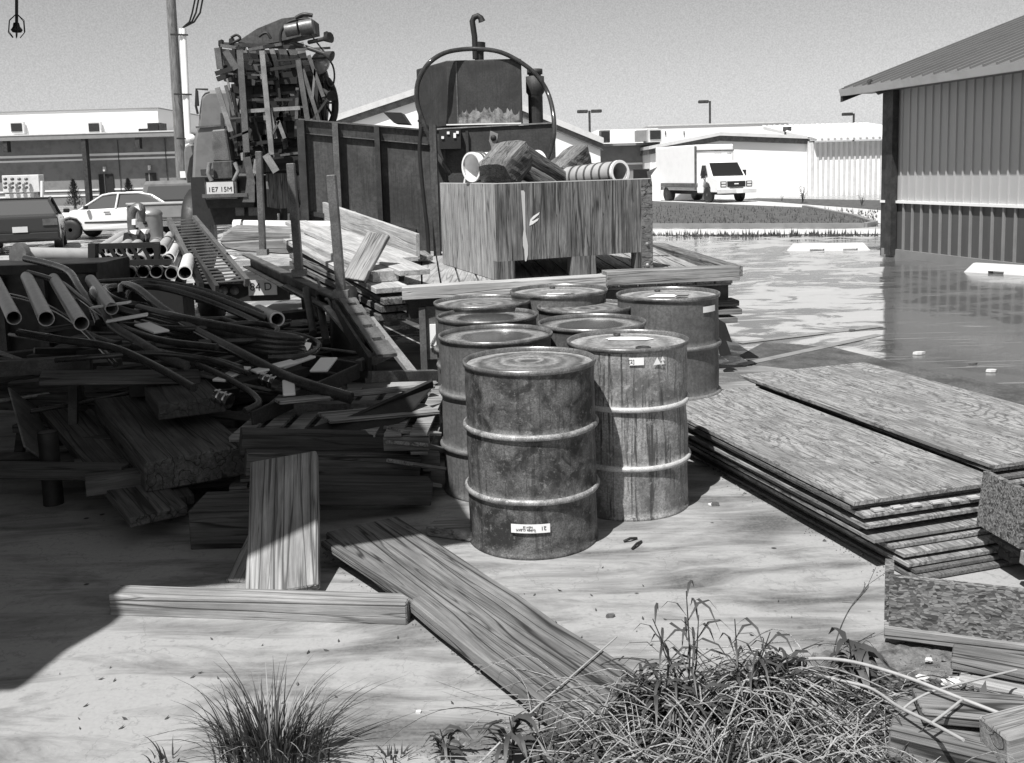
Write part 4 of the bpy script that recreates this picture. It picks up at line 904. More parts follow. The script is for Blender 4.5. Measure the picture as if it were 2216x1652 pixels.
k = MB(); k.hexa([p+V(0,0,zt0+.002) for p in C]+[p+V(0,0,zt0+.03) for p in C]); k.v = [v.lerp(V(cc.x,cc.y,v.z), .05) for v in k.v]; k.build('floor', M_wooddark, t)
k = MB(); k.hexa([p.lerp(cc,.04)+V(0,0,zt0+.04) for p in C]+[p.lerp(cc,.04)+V(0,0,zt1-.16) for p in C]); fill = k.build('packed_scrap', M_black, t)
fdir = (C[1]-C[0]).normalized(); fn = fdir.cross(V(0,0,1))
for u, w in ((.0,.12),(.68,.19),(.93,.07)) if False else ((.01,.13),(.375*2-.0-.0,.0),):
    pass
for s0, s1 in ((0,.155),(1.13*.62,1.13*.62+.24),(1.36,1.51)):
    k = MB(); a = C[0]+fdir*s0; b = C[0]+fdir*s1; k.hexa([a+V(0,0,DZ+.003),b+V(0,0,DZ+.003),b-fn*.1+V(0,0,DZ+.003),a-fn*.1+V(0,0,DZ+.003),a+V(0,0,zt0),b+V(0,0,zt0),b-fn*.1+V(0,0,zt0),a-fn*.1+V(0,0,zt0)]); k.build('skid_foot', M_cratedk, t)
k = MB(); a = C[1]-fdir*.10; n_ = fn*.012; k.hexa([a+n_+V(0,0,DZ+.004),C[1]+n_+fdir*.01+V(0,0,DZ+.004),C[1]+fdir*.01-fn*.02+V(0,0,DZ+.004),a+fn*.001+V(0,0,DZ+.004)]+[p+V(0,0,zt1-DZ-.03) for p in (a+n_+V(0,0,DZ),C[1]+n_+fdir*.01+V(0,0,DZ),C[1]+fdir*.01-fn*.02+V(0,0,DZ),a+fn*.001+V(0,0,DZ))]); post = k.build('corner_post', M_woodmid, t)
for z_ in (DZ+.05,DZ+.24):
    k = MB(); k.lathe([(.018,0),(.015,.012),(0,.016)], 12, C[1]-fdir*.05+fn*.012+V(0,0,z_), fn); k.build('bolt', M_lightsteel, post)
k = MB(); pts = [(.195,0),(.225,0),(.24,-.02),(.235,-.35),(.245,-.40),(.26,-.47),(.255,-.55),(.235,-.60),(.22,-.60),(.215,-.50),(.20,-.47),(.20,-.40),(.215,-.33)]
k.ext([C[0]+fdir*(.22+(x-.22)*.8+.03)+fn*.0012+V(0,0,zt1-.06+z) for x, z in pts], fn*.002); k.build('paint_drip', M_offwhite, t)
k = MB(); k.ext([C[0]+fdir*(x+.2)+fn*.0012+V(0,0,1.28+z) for x, z in ((.12,0),(.19,.05),(.20,.07),(.14,.04),(.11,.01),(.10,-.04),(.13,-.03),(.18,.0),(.19,.02),(.14,0))], fn*.002); k.build('paint_scrape', M_white, t)
# crate load
def ringpipe(name, a, b, ro, ri, mt, label, cat='pipe', flange=None):
    t = thing(name, label, cat, a, 'white ended pipes in the crate'); k = MB(); k.pipe(a, b, ro, ri, 28); o = k.build('pipe_wall', mt, t)
    tt = (b-a).normalized(); k = MB(); k.pipe(a-tt*.004, a+tt*.02, ro*1.06, ri, 28); k.build('pipe_lip', M_white, t)
    for s in ((.06,.10) if flange is None else flange):
        k = MB(); k.pipe(a+tt*s, a+tt*(s+.02), ro*1.07, ro*.99, 28); k.build('pipe_ring', M_greysteel, o)
a = D(1020,362,9.05); ringpipe('wide_pipe', a, a+V(.62,.55,.02), .128, .118, M_white, 'short wide white pipe leaning over the left edge of the crate')
a = D(1342,373,8.95); ringpipe('wide_pipe', a, a+V(-.62,.9,-.06), .103, .085, M_midpipe, 'ribbed pipe with round white mouth at the right of the crate', flange=(.03,.16,.27,.38,.49,.60))
M_log = wood('log_bark', .045, .26, .8, 1.5)
def log(a, b, w, h, label):
    m = axes(a, b); l = (b-a).length; k = MB(); n = 16; rr_ = random.Random(int(w*1e4)); vs = []; N = 9
    for i in range(N):
        x = -l/2+l*i/(N-1)
        for j in range(n):
            g = 2*math.pi*j/n; e = 1/ max(abs(math.cos(g))**1, abs(math.sin(g))**1)**.6; q = rr_.uniform(.93,1.05)*(1 if 0 < i < N-1 else .9)
            vs.append(V(x, w/2*math.cos(g)*e*q, h/2*math.sin(g)*e*q))
    k.add(vs, [(i*n+j, i*n+(j+1)%n, (i+1)*n+(j+1)%n, (i+1)*n+j) for i in range(N-1) for j in range(n)], False); k.add(vs[:n], [tuple(range(n))]); k.add(vs[-n:], [tuple(range(n))])
    M = m.to_4x4(); M.translation = (a+b)/2; return tag(k.build('log', M_log, M=M, bevel=.01), label, 'log', 'rough logs in the crate')
log(D(1072,386,8.72), D(1118,334,9.05), .34, .31, 'short thick log end pointing at the viewer above the crate front')
log(D(1112,322,9.1), D(1235,402,9.6), .17, .16, 'long log sloping down right from the peak of the pile')
log(D(1095,350,9.05), D(1195,404,9.3), .13, .14, 'thinner log lying below the long sloping one')
log(D(1205,385,9.6), D(1257,338,10.0), .25, .27, 'dark log end rising to the right at the back of the crate')
board('board_scrap', D(1245,398,9.3), D(1330,408,9.5), .12, .05, M_woodmid, 'flat board scrap between the logs and the ribbed pipe', 'board')
board('board_scrap', D(1388,366,10.0), D(1388,400,10.0), .16, .03, M_black, 'dark upright board scrap at the right end of the crate', 'board', up=(0,-1,0))
k = MB(); k.ext([D(1400,372,9.9),D(1422,362,9.9),D(1409,380,9.9),D(1411,398,9.9),D(1404,396,9.9)], (0,.02,0)); tag(k.build('torn_flap', M_greysteel), 'small torn flap sticking out at the right end of the crate','flap')
k = MB(); k.ext([D(1002,398,9.9),D(1006,380,9.9),D(1008,382,9.9),D(1006,398,9.9)], (0,.02,0)); tag(k.build('splinter', M_white), 'thin white splinter standing left of the wide white pipe','splinter')
# ---------------------------------------------------------------- lumber on the trailer's left
GL = 'lumber lying across the left of the trailer'
def lb(ax,ay,ad,bx,by,bd_,w,th,label,mat=M_woodpale,up=(0,0,1),**kw): return board('lumber_plank', D(ax,ay,ad), D(bx,by,bd_), w, th, mat, label, 'plank', GL, up=up, **kw)
lb(904,534,10.0, 683,452,13.4, .045,.26,'long plank standing on edge at the back of the lumber')
lb(770,462,13.0, 603,424,16.0, .30,.05,'far plank end sticking out above the others at left')
lb(700,452,13.3, 640,424,15.0, .045,.20,'short far plank on edge behind the steel stakes')
lb(898,590,8.05, 640,482,12.2, .26,.045,'top flat plank reaching farthest right on the deck')
lb(878,562,9.3, 690,490,12.6, .25,.045,'flat plank behind the top one')
lb(835,598,8.1, 618,502,12.0, .22,.09,'thick plank left of the top flat one')
lb(850,628,7.85, 640,520,11.2, .28,.045,'wide plank under the short leaning board')
for i, (yy, zz_) in enumerate(((652,0),(668,0),(686,0))):
    lb(862-i*6,yy,7.8+.03*i, 650,yy-100,10.8, .24,.05,['upper','middle','lowest'][i]+' plank of the edge stack at the left side of the trailer', M_woodmid)
lb(790,600,8.7, 650,560,10.6, .18,.05,'grey plank in the dark gap behind the steel stakes', M_woodmid)
lb(920,560,10.2, 905,548,10.6, .16,.05,'short offcut by the foot of the steel post', M_wood)
board('short_board', D(765,607,8.05), D(820,508,8.35), .215, .04, M_wood, 'short wide board tilted up against the lumber by the third stake', 'board', up=(-.35,-.9,.5), bevel=.005)
# waney slab and white tube
k = MB(); a0 = D(476,523,11.0); 
pl = [(474,521),(482,508),(500,499),(560,500),(640,503),(720,508),(725,535),(700,548),(600,546),(520,541),(488,534)]
k.ext([D(x,y,11.2) for x,y in pl], (0,.28,.05)); k.ext([D(x,y+4,11.18) for x,y in pl[5:]+pl[:1]], (0,.06,.0)); tag(k.build('wood_slab', M_wood, bevel=.015), 'large pale waney wood slab lying behind the steel stakes','wood slab')
t = thing('white_tube', 'wide white plastic tube with banded left end on the wood slab', 'tube', D(570,505,12.3)); a = D(512,492,12.3); b = D(735,494,12.5)
k = MB(); k.tube([a,b], .088, 24); k.build('tube_wall', M_plastic, t)
k = MB(); k.tube([a-V(.03,0,0),a+V(.07,0,0)], .094, 24); k.build('end_cap', M_offwhite, t)
k = MB(); k.tube([a+V(.07,0,0),a+V(.09,0,0)], .0935, 24); k.build('band', M_black, t)
# ---------------------------------------------------------------- pole trailer with stakes and ramp
t = thing('stake_trailer', 'dark steel channel trailer with three upright stakes and a ramp', 'trailer', (-2,9,0))
a, b = D(742,650,7.5), D(534,552,11.2)
dr = (b-a).normalized(); sd = dr.cross(V(0,0,1)).normalized()
k = MB(); k.bar(a,b,.10,.012); k.bar(a-V(0,0,.13)+sd*.0,b-V(0,0,.13),.10,.012); k.bar(a-V(0,0,.065)+sd*.04,b-V(0,0,.065)+sd*.04,.012,.118); k.build('channel_beam', M_steel, t)
k = MB(); k.bar(a+V(0,0,.008),b+V(0,0,.008),.085,.004); k.build('beam_top', M_greysteel, t)
k = MB(); k.bar(D(705,664,7.8),D(618,618,9.2),.05,.02); k.build('lower_flange', M_lightsteel, t)
k = MB(); k.bar(D(802,774,6.55),D(705,664,7.4),.05,.02); k.build('ramp_strip', M_lightsteel, t)
for (bx,by,bd_,tx,ty,s_) in ((569,549,10.6,560,328,.065),(648,594,8.9,629,354,.07),(739,640,7.62,717,379,.07)):
    p = D(bx,by,bd_); q_ = D(tx,ty,bd_+.02); k = MB(); m = axes(p,q_,(0,-1,0)); k.box((p+q_)/2, ((q_-p).length,s_,s_), m); st = k.build('stake', M_greysteel, t, bevel=.006)
    k = MB(); k.box(p+V(0,0,.015),(s_*1.7,s_*1.7,.06)); k.build('stake_socket', M_lightsteel, st)
k = MB()
r0_, r1_ = D(752,648,7.45), D(838,770,6.15); m = axes(r0_, r1_); 
for q0_, q1_ in ((0,.10),(.15,.30),(.35,.52),(.57,.74),(.79,1)): k.bar(r0_.lerp(r1_,q0_), r0_.lerp(r1_,q1_), .13, .02)
k.bar(r0_-m.col[1]*.045, r1_-m.col[1]*.045, .035, .024); k.bar(r0_+m.col[1]*.045, r1_+m.col[1]*.045, .02, .024); k.build('ramp_plate', M_greysteel, t)
k = MB(); k.bar(r0_-m.col[1]*.11-V(0,0,.05), r1_-m.col[1]*.11-V(0,0,.05), .02, .10); k.build('ramp_side', M_black, t)
k = MB(); k.bar(D(800,690,7.2), D(893,808,6.35), .06, .03); k.build('ramp_rail', M_lightsteel, t)
for (px,py) in ((672,622),(700,640)):
    k = MB(); k.tube([D(px-10,py+4,8.2),D(px+6,py+100,7.6)], .03, 8); k.build('prop', M_steel, t)
for (px,py,dd_) in ((684,618,8.2),(708,663,7.7)):
    k = MB(); c = D(px,py,dd_); k.tube([c+V(.03*math.cos(g),-.02,.06*math.sin(g)) for g in [x*.5-1.6 for x in range(8)]], .012, 6); k.build('hook', M_lightsteel, t)
ringpipe('white_mouth_pipe', D(600,691,7.3), D(560,672,8.6), .052, .043, M_midpipe, 'pipe with bright round mouth beside the arching hoses', flange=())
# ---------------------------------------------------------------- small utility trailer with ramp and plate
t = thing('utility_trailer', 'small dark utility trailer with slatted tailgate ramp and licence plate', 'trailer', D(520,640,10.8))
dd = 10.8
k = MB(); a = D(420,612,dd); b = D(625,650,dd); k.bb(a.x,b.x,dd,dd+.08,b.z,a.z); k.build('tail_beam', M_black, t)
k = MB(); k.bb(D(455,614,dd).x,D(560,612,dd).x,dd-.01,dd+.02,D(500,614.5,dd).z,D(500,611.5,dd).z); k.build('edge_strip', M_lightsteel, t)
for px in (484,508):
    k = MB(); c = D(px,629,dd); k.lathe([(.05,0),(.045,.02),(0,.03)], 16, c-V(0,.005,0), (0,-1,0)); k.build('tail_light', M_greysteel, t)
k = MB(); a = D(537,607,dd-.02); b = D(600,638,dd-.02); k.bb(a.x,b.x,dd-.03,dd-.015,b.z,a.z); pl_ = k.build('licence_plate', M_offwhite, t)
c = D(566,621,dd); M = Matrix(((1,0,0,c.x),(0,0,-1,dd-.031),(0,1,0,c.z),(0,0,0,1))); text('plate_lettering','84 D',.12,M_ink,M,pl_)
rt = [D(372,478,12.0),D(418,478,12.2),D(500,572,11.0),D(532,611,10.7),D(447,618,10.6),D(420,560,11.2)]
tl0, tr0, bl0, br0 = D(366,478,12.2), D(420,474,12.3), D(436,620,10.65), D(535,612,10.7)
k = MB()
for i in range(22):
    u = (i+.15)/22; p = tl0.lerp(bl0,u); q_ = tr0.lerp(br0,u); k.bar(p,q_,.088,.012)
k.build('ramp_slats', M_greysteel, t)
for p, q_ in ((tl0,bl0),(tr0,br0)):
    k = MB(); k.bar(p,q_,.05,.09); k.build('ramp_rail', M_greysteel, t)
k = MB(); k.bar(D(400,520,11.9),D(470,628,10.4),.04,.10); k.build('ramp_arm', M_steel, t)
k = MB(); c = D(404,600,11.4)
for i in range(9):
    g0 = R(60+i*13); g1 = R(60+(i+1)*13); rr_ = .42; o_ = V(c.x+.28, 11.5, .40)
    p = o_+V(rr_*math.cos(g0),0,rr_*math.sin(g0)); q_ = o_+V(rr_*math.cos(g1),0,rr_*math.sin(g1)); k.bar(p,q_,.24,.012,(0,1,0)) if False else k.hexa([p,q_,q_+V(0,.26,0),p+V(0,.26,0)]+[x+(x-o_)*.03 for x in (p,q_,q_+V(0,.26,0),p+V(0,.26,0))])
k.build('fender', M_white, t)
for x_ in (-3.55,-2.35):
    k = MB(); k.lathe([(.14,-.09),(.30,-.09),(.33,-.05),(.33,.05),(.30,.09),(.14,.09)], 28, (x_,11.7,.33), (1,0,0)); ty = k.build('tyre', M_rubber, t)
    k = MB(); k.lathe([(.145,-.05),(.145,.06),(0,.07)], 16, (x_,11.7,.33), (-1,0,0)); k.build('rim', M_white, ty)
k = MB(); k.bb(-3.4,-2.4,10.9,13.6,.42,.50); k.build('bed', M_steel, t)
k = MB()
for i in range(6): y_ = 9.3+i*.13; k.bb(-2.95+i*.03,-1.75,y_,y_+.06,.02,.05)
tag(k.build('slat_grate', M_offwhite), 'white slatted grate on the ground under the utility trailer','grate')
board('white_sheet', V(-2.6,8.75,.02), V(-1.75,8.7,.02), .4, .02, M_white, 'white sheet lying on sunny ground left of the trailer wheels', 'sheet')
# ---------------------------------------------------------------- steel sided box
d = 13.0; t = thing('steel_box_body', 'long rusty steel sided box with vertical ribs behind the lumber', 'steel container', D(790,560,d))
def q3(px, py, o=0): return D(px,py,d+o)
k = MB(); A, B = q3(648,259), q3(935,283); k.hexa([V(A.x,d,.5),V(B.x,d,.5),V(B.x,d+2,.5),V(A.x,d+2,.5),A,B,B+V(0,2,0),A+V(0,2,0)]); k.build('side_plate', M_rustpanel, t)
k = MB(); p, q_ = q3(648,288), q3(935,314); k.hexa([p+V(0,-.012,-.0),q_+V(0,-.012,0),q_,p,A+V(0,-.045,-.004),B+V(0,-.045,-.004),B+V(0,0,-.004),A+V(0,0,-.004)]); k.build('top_band', M_rustpanel, t)
k = MB(); k.bar(p+V(0,-.03,0), q_+V(0,-.03,0), .03, .012); k.bar(A+V(0,-.04,.0),B+V(0,-.04,0),.06,.02); k.build('band_lip', M_greysteel, t)
for px, w in ((655,18),(729,14),(818,12)):
    a = q3(px-w/2, 259+(px-648)*.083+1); b = q3(px+w/2, 300); k = MB(); k.bb(a.x,b.x,d-.14,d-.002,.5,a.z-.005); k.build('rib', M_steel if px != 729 else M_greysteel, t)
k = MB(); k.bar(q3(672,462,-.03),q3(900,500,-.03),.05,.06); k.build('sill', M_steel, t)
k = MB(); k.ext([q3(829,243,-.1),q3(868,244,-.1),q3(884,268,-.1),q3(852,266,-.1)], (0,.5,0)); k.build('lid_flap', M_black, t)
k = MB(); k.bb(A.x+.2,B.x-.1,d+.1,d+1.8,0,.5); k.build('support', M_black, t)
# steel post
a = D(928,270,11.2); b = D(953,560,11.2); t_ = thing('square_post', 'square steel post with loose cable between box and crate', 'post', D(940,560,11.2))
k = MB(); k.bb(a.x,b.x,11.2,11.4,0.0,a.z); k.build('post_body', M_rustpanel, t_)
k = MB(); k.tube(smooth([D(912,275,11.1),D(908,330,11.1),D(917,430,11.1),D(925,500,11.1),D(928,560,11.1)]), .022, 8); k.build('cable', M_black, t_)
# ---------------------------------------------------------------- tank unit
d = 11.8; t = thing('fuel_tank_unit', 'dark steel tank on a cabinet with gooseneck vent, capped pipe and hose loop', 'fuel tank', D(1060,560,d))
def q4(px, py, o=0): return D(px,py,d+o)
k = MB(); A, B = q4(932,282), q4(1201,268); k.hexa([V(A.x,d,0),V(B.x,d,0),V(B.x,d+1.3,0),V(A.x,d+1.3,0),A,B,B+V(0,1.3,0),A+V(0,1.3,0)]); k.build('cabinet', M_tank, t)
k = MB(); k.bar(A+V(0,-.01,.01), B+V(0,-.01,.01), .03, .015); k.build('cabinet_lip', M_lightsteel, t)
c0_, c1_, c2_ = q4(900,140,1.0), q4(966,131,.12), q4(1128,127,.12)
z0_ = q4(1040,272).z+.01
k = MB(); k.hexa([V(c1_.x,c1_.y,z0_),V(c2_.x,c2_.y,z0_),V(c2_.x-.1,c2_.y+1.0,z0_),V(c0_.x,c0_.y,z0_)]+[V(c1_.x,c1_.y,c2_.z),V(c2_.x,c2_.y,c2_.z),V(c2_.x-.1,c2_.y+1.0,c2_.z),V(c0_.x,c0_.y,c2_.z)]); tk = k.build('tank', M_tank, t, bevel=.01)
yf = c1_.y-.003
k = MB(); a = D(988,132,yf); b = D(990,270,yf); k.bb(a.x,b.x,yf-.006,yf,z0_+.01,c2_.z-.01); k.build('weld_seam', M_greysteel, tk)
rg = random.Random(8); k = MB(); pts = []
for i in range(46):
    u = i/45; px = 992+u*132; py = 268-(14+16*abs(math.sin(u*17))*rg.uniform(.3,1.1)+10*math.sin(u*3.14)); pts.append(D(px,py,yf-.002))
bt = [D(992+u*132/10,269,yf-.002) for u in range(10,-1,-1)]
vs = pts+[D(992+132*i/45,269.5,yf-.002) for i in range(46)]; k.add(vs, [(i,i+1,46+i+1,46+i) for i in range(45)]); k.build('scraped_patch', M_tankpale, tk)
k = MB(); k.bar(D(966,270.5,yf-.03),D(1128,267,yf-.03),.02,.014); k.build('tank_ledge', M_white, tk)
p = q4(1037,126,.5); k = MB(); k.tube([p-V(0,0,.05),q4(1037,96,.5)], .055, 12); k.tube([q4(1037,112,.5),q4(1037,92,.5)], .075, 8); k.build('filler_cap', M_black, t)
k = MB(); gp_ = [q4(1029,128,.45),q4(1027,80,.45),q4(1022,46,.45),q4(1026,38,.45),q4(1034,35,.45),q4(1040,39,.45),q4(1043,47,.45)]; k.tube(gp_, [.036,.036,.036,.036,.036,.036,.045], 10); k.build('gooseneck_vent', M_black, t)
k = MB(); x_ = q4(1160,270,.4); kk = 2150/(d+.4)
def ztank(py): return q4(1160,py,.4).z
k.lathe([(15.5/kk,ztank(272)),(15.5/kk,ztank(206)),(19.5/kk,ztank(200)),(19.5/kk,ztank(166)),(13/kk,ztank(165)),(13/kk,ztank(162)),(16.5/kk,ztank(161)),(16.5/kk,ztank(150)),(0,ztank(149))], 24, (x_.x, x_.y, 0)); k.build('capped_pipe', M_tank, t)
k = MB(); lp = [(930,300),(915,262),(903,222),(903,185),(915,155),(935,131),(965,114),(1005,107),(1045,107),(1085,114),(1125,134),(1160,162),(1185,200),(1197,245),(1199,290),(1192,325),(1183,348)]
dep = [-.15]*6+[0.0]*1+[.1]*5+[.1,-.1,-.2,-.2,-.2]
k.tube(smooth([q4(x,y,o) for (x,y),o in zip(lp,dep)],5), .028, 8); k.tube(smooth([q4(930,300,-.15),q4(942,330,-.15),q4(962,360,-.2),q4(975,378,-.2)]), .03, 8); k.tube(smooth([q4(905,260,-.1),q4(918,270,-.1),q4(935,280,-.05)]),.02,6)
k.build('hose_loop', M_hose, t)
k = MB(); a, b = q4(950,282,-.12), q4(998,322,-.12); k.bb(a.x,b.x,d-.14,d-.002,b.z,a.z); cb = k.build('control_box', M_black, t)
for (px,py) in ((990,287),(984,291),(984,296),(970,288),(958,298)):
    c = q4(px,py,-.15); k = MB(); k.box(c,(.03,.012,.03)); k.build('switch', M_white, cb)
k = MB(); k.bb(q4(998,0).x,q4(1004,0).x,d-.05,d-.002,.8,q4(1000,284).z); k.bb(q4(948,0).x,q4(952,0).x,d-.04,d-.002,.8,q4(950,284).z); k.build('cabinet_rib', M_steel, t)
k = MB(); k.ext([q4(1061,283,-.004),q4(1078,290,-.004),q4(1076,304,-.004),q4(1072,315,-.004),q4(1072,335,-.004),q4(1062,345,-.004),q4(1063,318,-.004),q4(1058,305,-.004)], (0,-.003,0)); pt_ = k.build('bare_patch', M_lightsteel, t)
c = q4(1068,299,-.01); k = MB(); k.lathe([(.035,0),(.03,.015),(0,.015)], 16, c, (0,-1,0)); k.build('plug', M_black, pt_)
# ---------------------------------------------------------------- vehicles
def wheel(t, x, y, r, w=.2, hub=M_greysteel, side=1):
    k = MB(); k.lathe([(r*.58,-w/2),(r*.93,-w/2),(r,-w/3),(r,w/3),(r*.93,w/2),(r*.58,w/2)], 26, (x,y,r), (0,1,0)); ty = k.build('tyre', M_rubber, t)
    k = MB(); k.lathe([(r*.6,-w*.35),(r*.6,w*.35),(r*.25,w*.42),(r*.2,w*.5),(0,w*.5)], 18, (x,y,r), (0,side,0)); k.build('rim', hub, ty)
def shell(k, prof, w0, w1, zmid):      # side outline (x,z) narrowed above zmid
    def yw(z): return w0 if z <= zmid else w0+(w1-w0)*min(1,(z-zmid)/.6)
    n = len(prof); vs = [V(x,-yw(z),z) for x,z in prof]+[V(x,yw(z),z) for x,z in prof]
    k.add(vs, [tuple(range(n-1,-1,-1)), tuple(range(n,2*n))]+[(i,(i+1)%n,n+(i+1)%n,n+i) for i in range(n)])
def car(label, loc, rz, mbody, L_=4.5, W_=.86, H_=1.33):
    t = thing('parked_car', label, 'car', (0,0,0), 'cars parked at left')
    arch = lambda cx: [(cx-.38,.28),(cx-.34,.48),(cx-.2,.63),(cx,.68),(cx+.2,.63),(cx+.34,.48),(cx+.38,.28)]
    fx, rx = L_/2-.85, -L_/2+.85
    prof = [(-L_/2+.05,.3)]+arch(rx)+arch(fx)+[(L_/2-.05,.3),(L_/2,.55),(L_/2-.1,.72),(fx-.1,.90),(rx-.1,.98),(-L_/2+.05,.92),(-L_/2,.6)]
    k = MB(); shell(k, prof, W_, W_-.06, .5); k.build('body', mbody, t, bevel=.04)
    gp2 = [(fx-.25,.88),(fx-.95,H_-.05),(fx-1.25,H_),(rx+.75,H_),(rx+.35,H_-.08),(rx-.25,.95)]
    k = MB(); vs = [V(x,-(W_-.08 if z<1 else W_-.26),z) for x,z in gp2]+[V(x,(W_-.08 if z<1 else W_-.26),z) for x,z in gp2]; n = 6
    k.add(vs, [tuple(range(5,-1,-1)),tuple(range(6,12))]+[(i,(i+1)%6,6+(i+1)%6,6+i) for i in range(6)]); k.build('window', M_glasslit, t)
    k = MB()
    for s in (-1,1):
        P_ = [V(x,s*((W_-.08 if z<1 else W_-.26)+.004),z) for x,z in gp2]
        for p, q_ in zip(P_, P_[1:]): k.tube([p,q_], .035, 6)
        k.tube([V((fx+rx)/2,s*(W_-.06),.92),V((fx+rx)/2-.05,s*(W_-.24),H_)], .035, 6)
    k.build('pillar', mbody, t)
    k = MB(); k.bb(rx+.6,fx-1.1,-(W_-.25),W_-.25,H_-.03,H_+.02); k.build('roof', mbody, t, bevel=.02)
    for x_ in (fx,rx):
        for s in (-1,1): wheel(t, x_, s*(W_-.09), .31, .2, M_lightsteel, s)
    for s in (-1,1):
        k = MB(); k.bb(rx+.42,fx-.45,s*(W_-.005),s*(W_+.015),.50,.55); k.build('side_trim', M_steel, t)
    for s in (-1,1):
        k = MB(); k.box((fx-.55,s*(W_+.08),.98),(.1,.16,.12)); k.build('mirror', M_black, t, bevel=.02)
        k = MB(); k.box((L_/2-.04,s*(W_-.22),.64),(.06,.34,.13)); k.build('headlight', M_lamp, t)
        k = MB(); k.box((-L_/2+.01,s*(W_-.22),.78),(.06,.34,.16)); k.build('tail_light', M_greysteel, t)
        k = MB(); k.box(((fx+rx)/2+.25,s*(W_+.006),.82),(.18,.02,.03)); k.build('door_handle', M_black, t)
    k = MB(); k.box((-L_/2-.02,0,.45),(.1,W_*1.9,.16)); k.box((L_/2+.0,0,.42),(.1,W_*1.85,.16)); k.build('bumper', mbody, t, bevel=.02)
    k = MB(); k.box((-L_/2-.075,0,.62),(.02,.34,.14)); k.build('plate', M_offwhite, t)
    place(t, loc, rz); return t
g = Z(225,515); car('white sedan seen from the side between the dark car and the pickup', (g.x+.75,g.y,0), R(180), M_carwhite, 4.5, .86, 1.38)
g = D(60,540,22); car('dark rounded car cut by the left edge, seen from behind', (D(58,500,26.5).x,26.5,0), R(112), M_cardark, 4.2, .90, 1.36)
# pickup
def pickup():
    t = thing('pickup_truck', 'old grey pickup seen from behind, right of the white sedan', 'pickup', (0,0,0)); W_ = .93
    k = MB(); k.bb(-2.4,2.4,-W_,W_,.55,1.08); k.build('body', M_truckgrey, t, bevel=.05)
    k = MB(); shell(k, [(-.35,1.05),(-.25,1.62),(-.1,1.72),(.9,1.72),(1.25,1.1)], W_-.04, W_-.2, 1.1); k.build('cab', M_truckgrey, t, bevel=.03)
    k = MB(); k.add([V(-.372,-.72,1.14),V(-.372,.72,1.14),V(-.278,.62,1.56),V(-.278,-.62,1.56)],[(0,1,2,3)]); k.build('rear_window', M_glasslit, t)
    for s in (-1,1):
        k = MB(); k.add([V(-.1,s*(W_-.035),1.14),V(.95,s*(W_-.035),1.14),V(.7,s*(W_-.15),1.58),V(-.05,s*(W_-.15),1.58)],[(0,1,2,3)]); k.build('side_window', M_glass, t)
        k = MB(); k.box((.8,s*(W_+.16),1.2),(.1,.22,.2)); k.build('mirror', M_offwhite, t, bevel=.03)
        k = MB(); k.box((-2.42,s*(W_-.1),.8),(.04,.12,.3)); k.build('tail_light', M_greysteel, t)
        for x_ in (-1.5,1.55): wheel(t, x_, s*(W_-.12), .36, .22, M_lightsteel, s)
    k = MB(); k.box((-2.5,0,.5),(.14,1.8,.16)); k.build('bumper', M_chrome, t)
    k = MB(); k.bb(-2.425,-2.405,-.7,.7,.68,1.0); k.build('tailgate', M_greypaint, t)
    k = MB(); k.bb(-2.44,-2.41,-W_,W_,1.08,1.12); k.build('tailgate_cap', M_offwhite, t)
    return t
g = D(352,500,30); place(pickup(), (g.x,31,0), R(101))
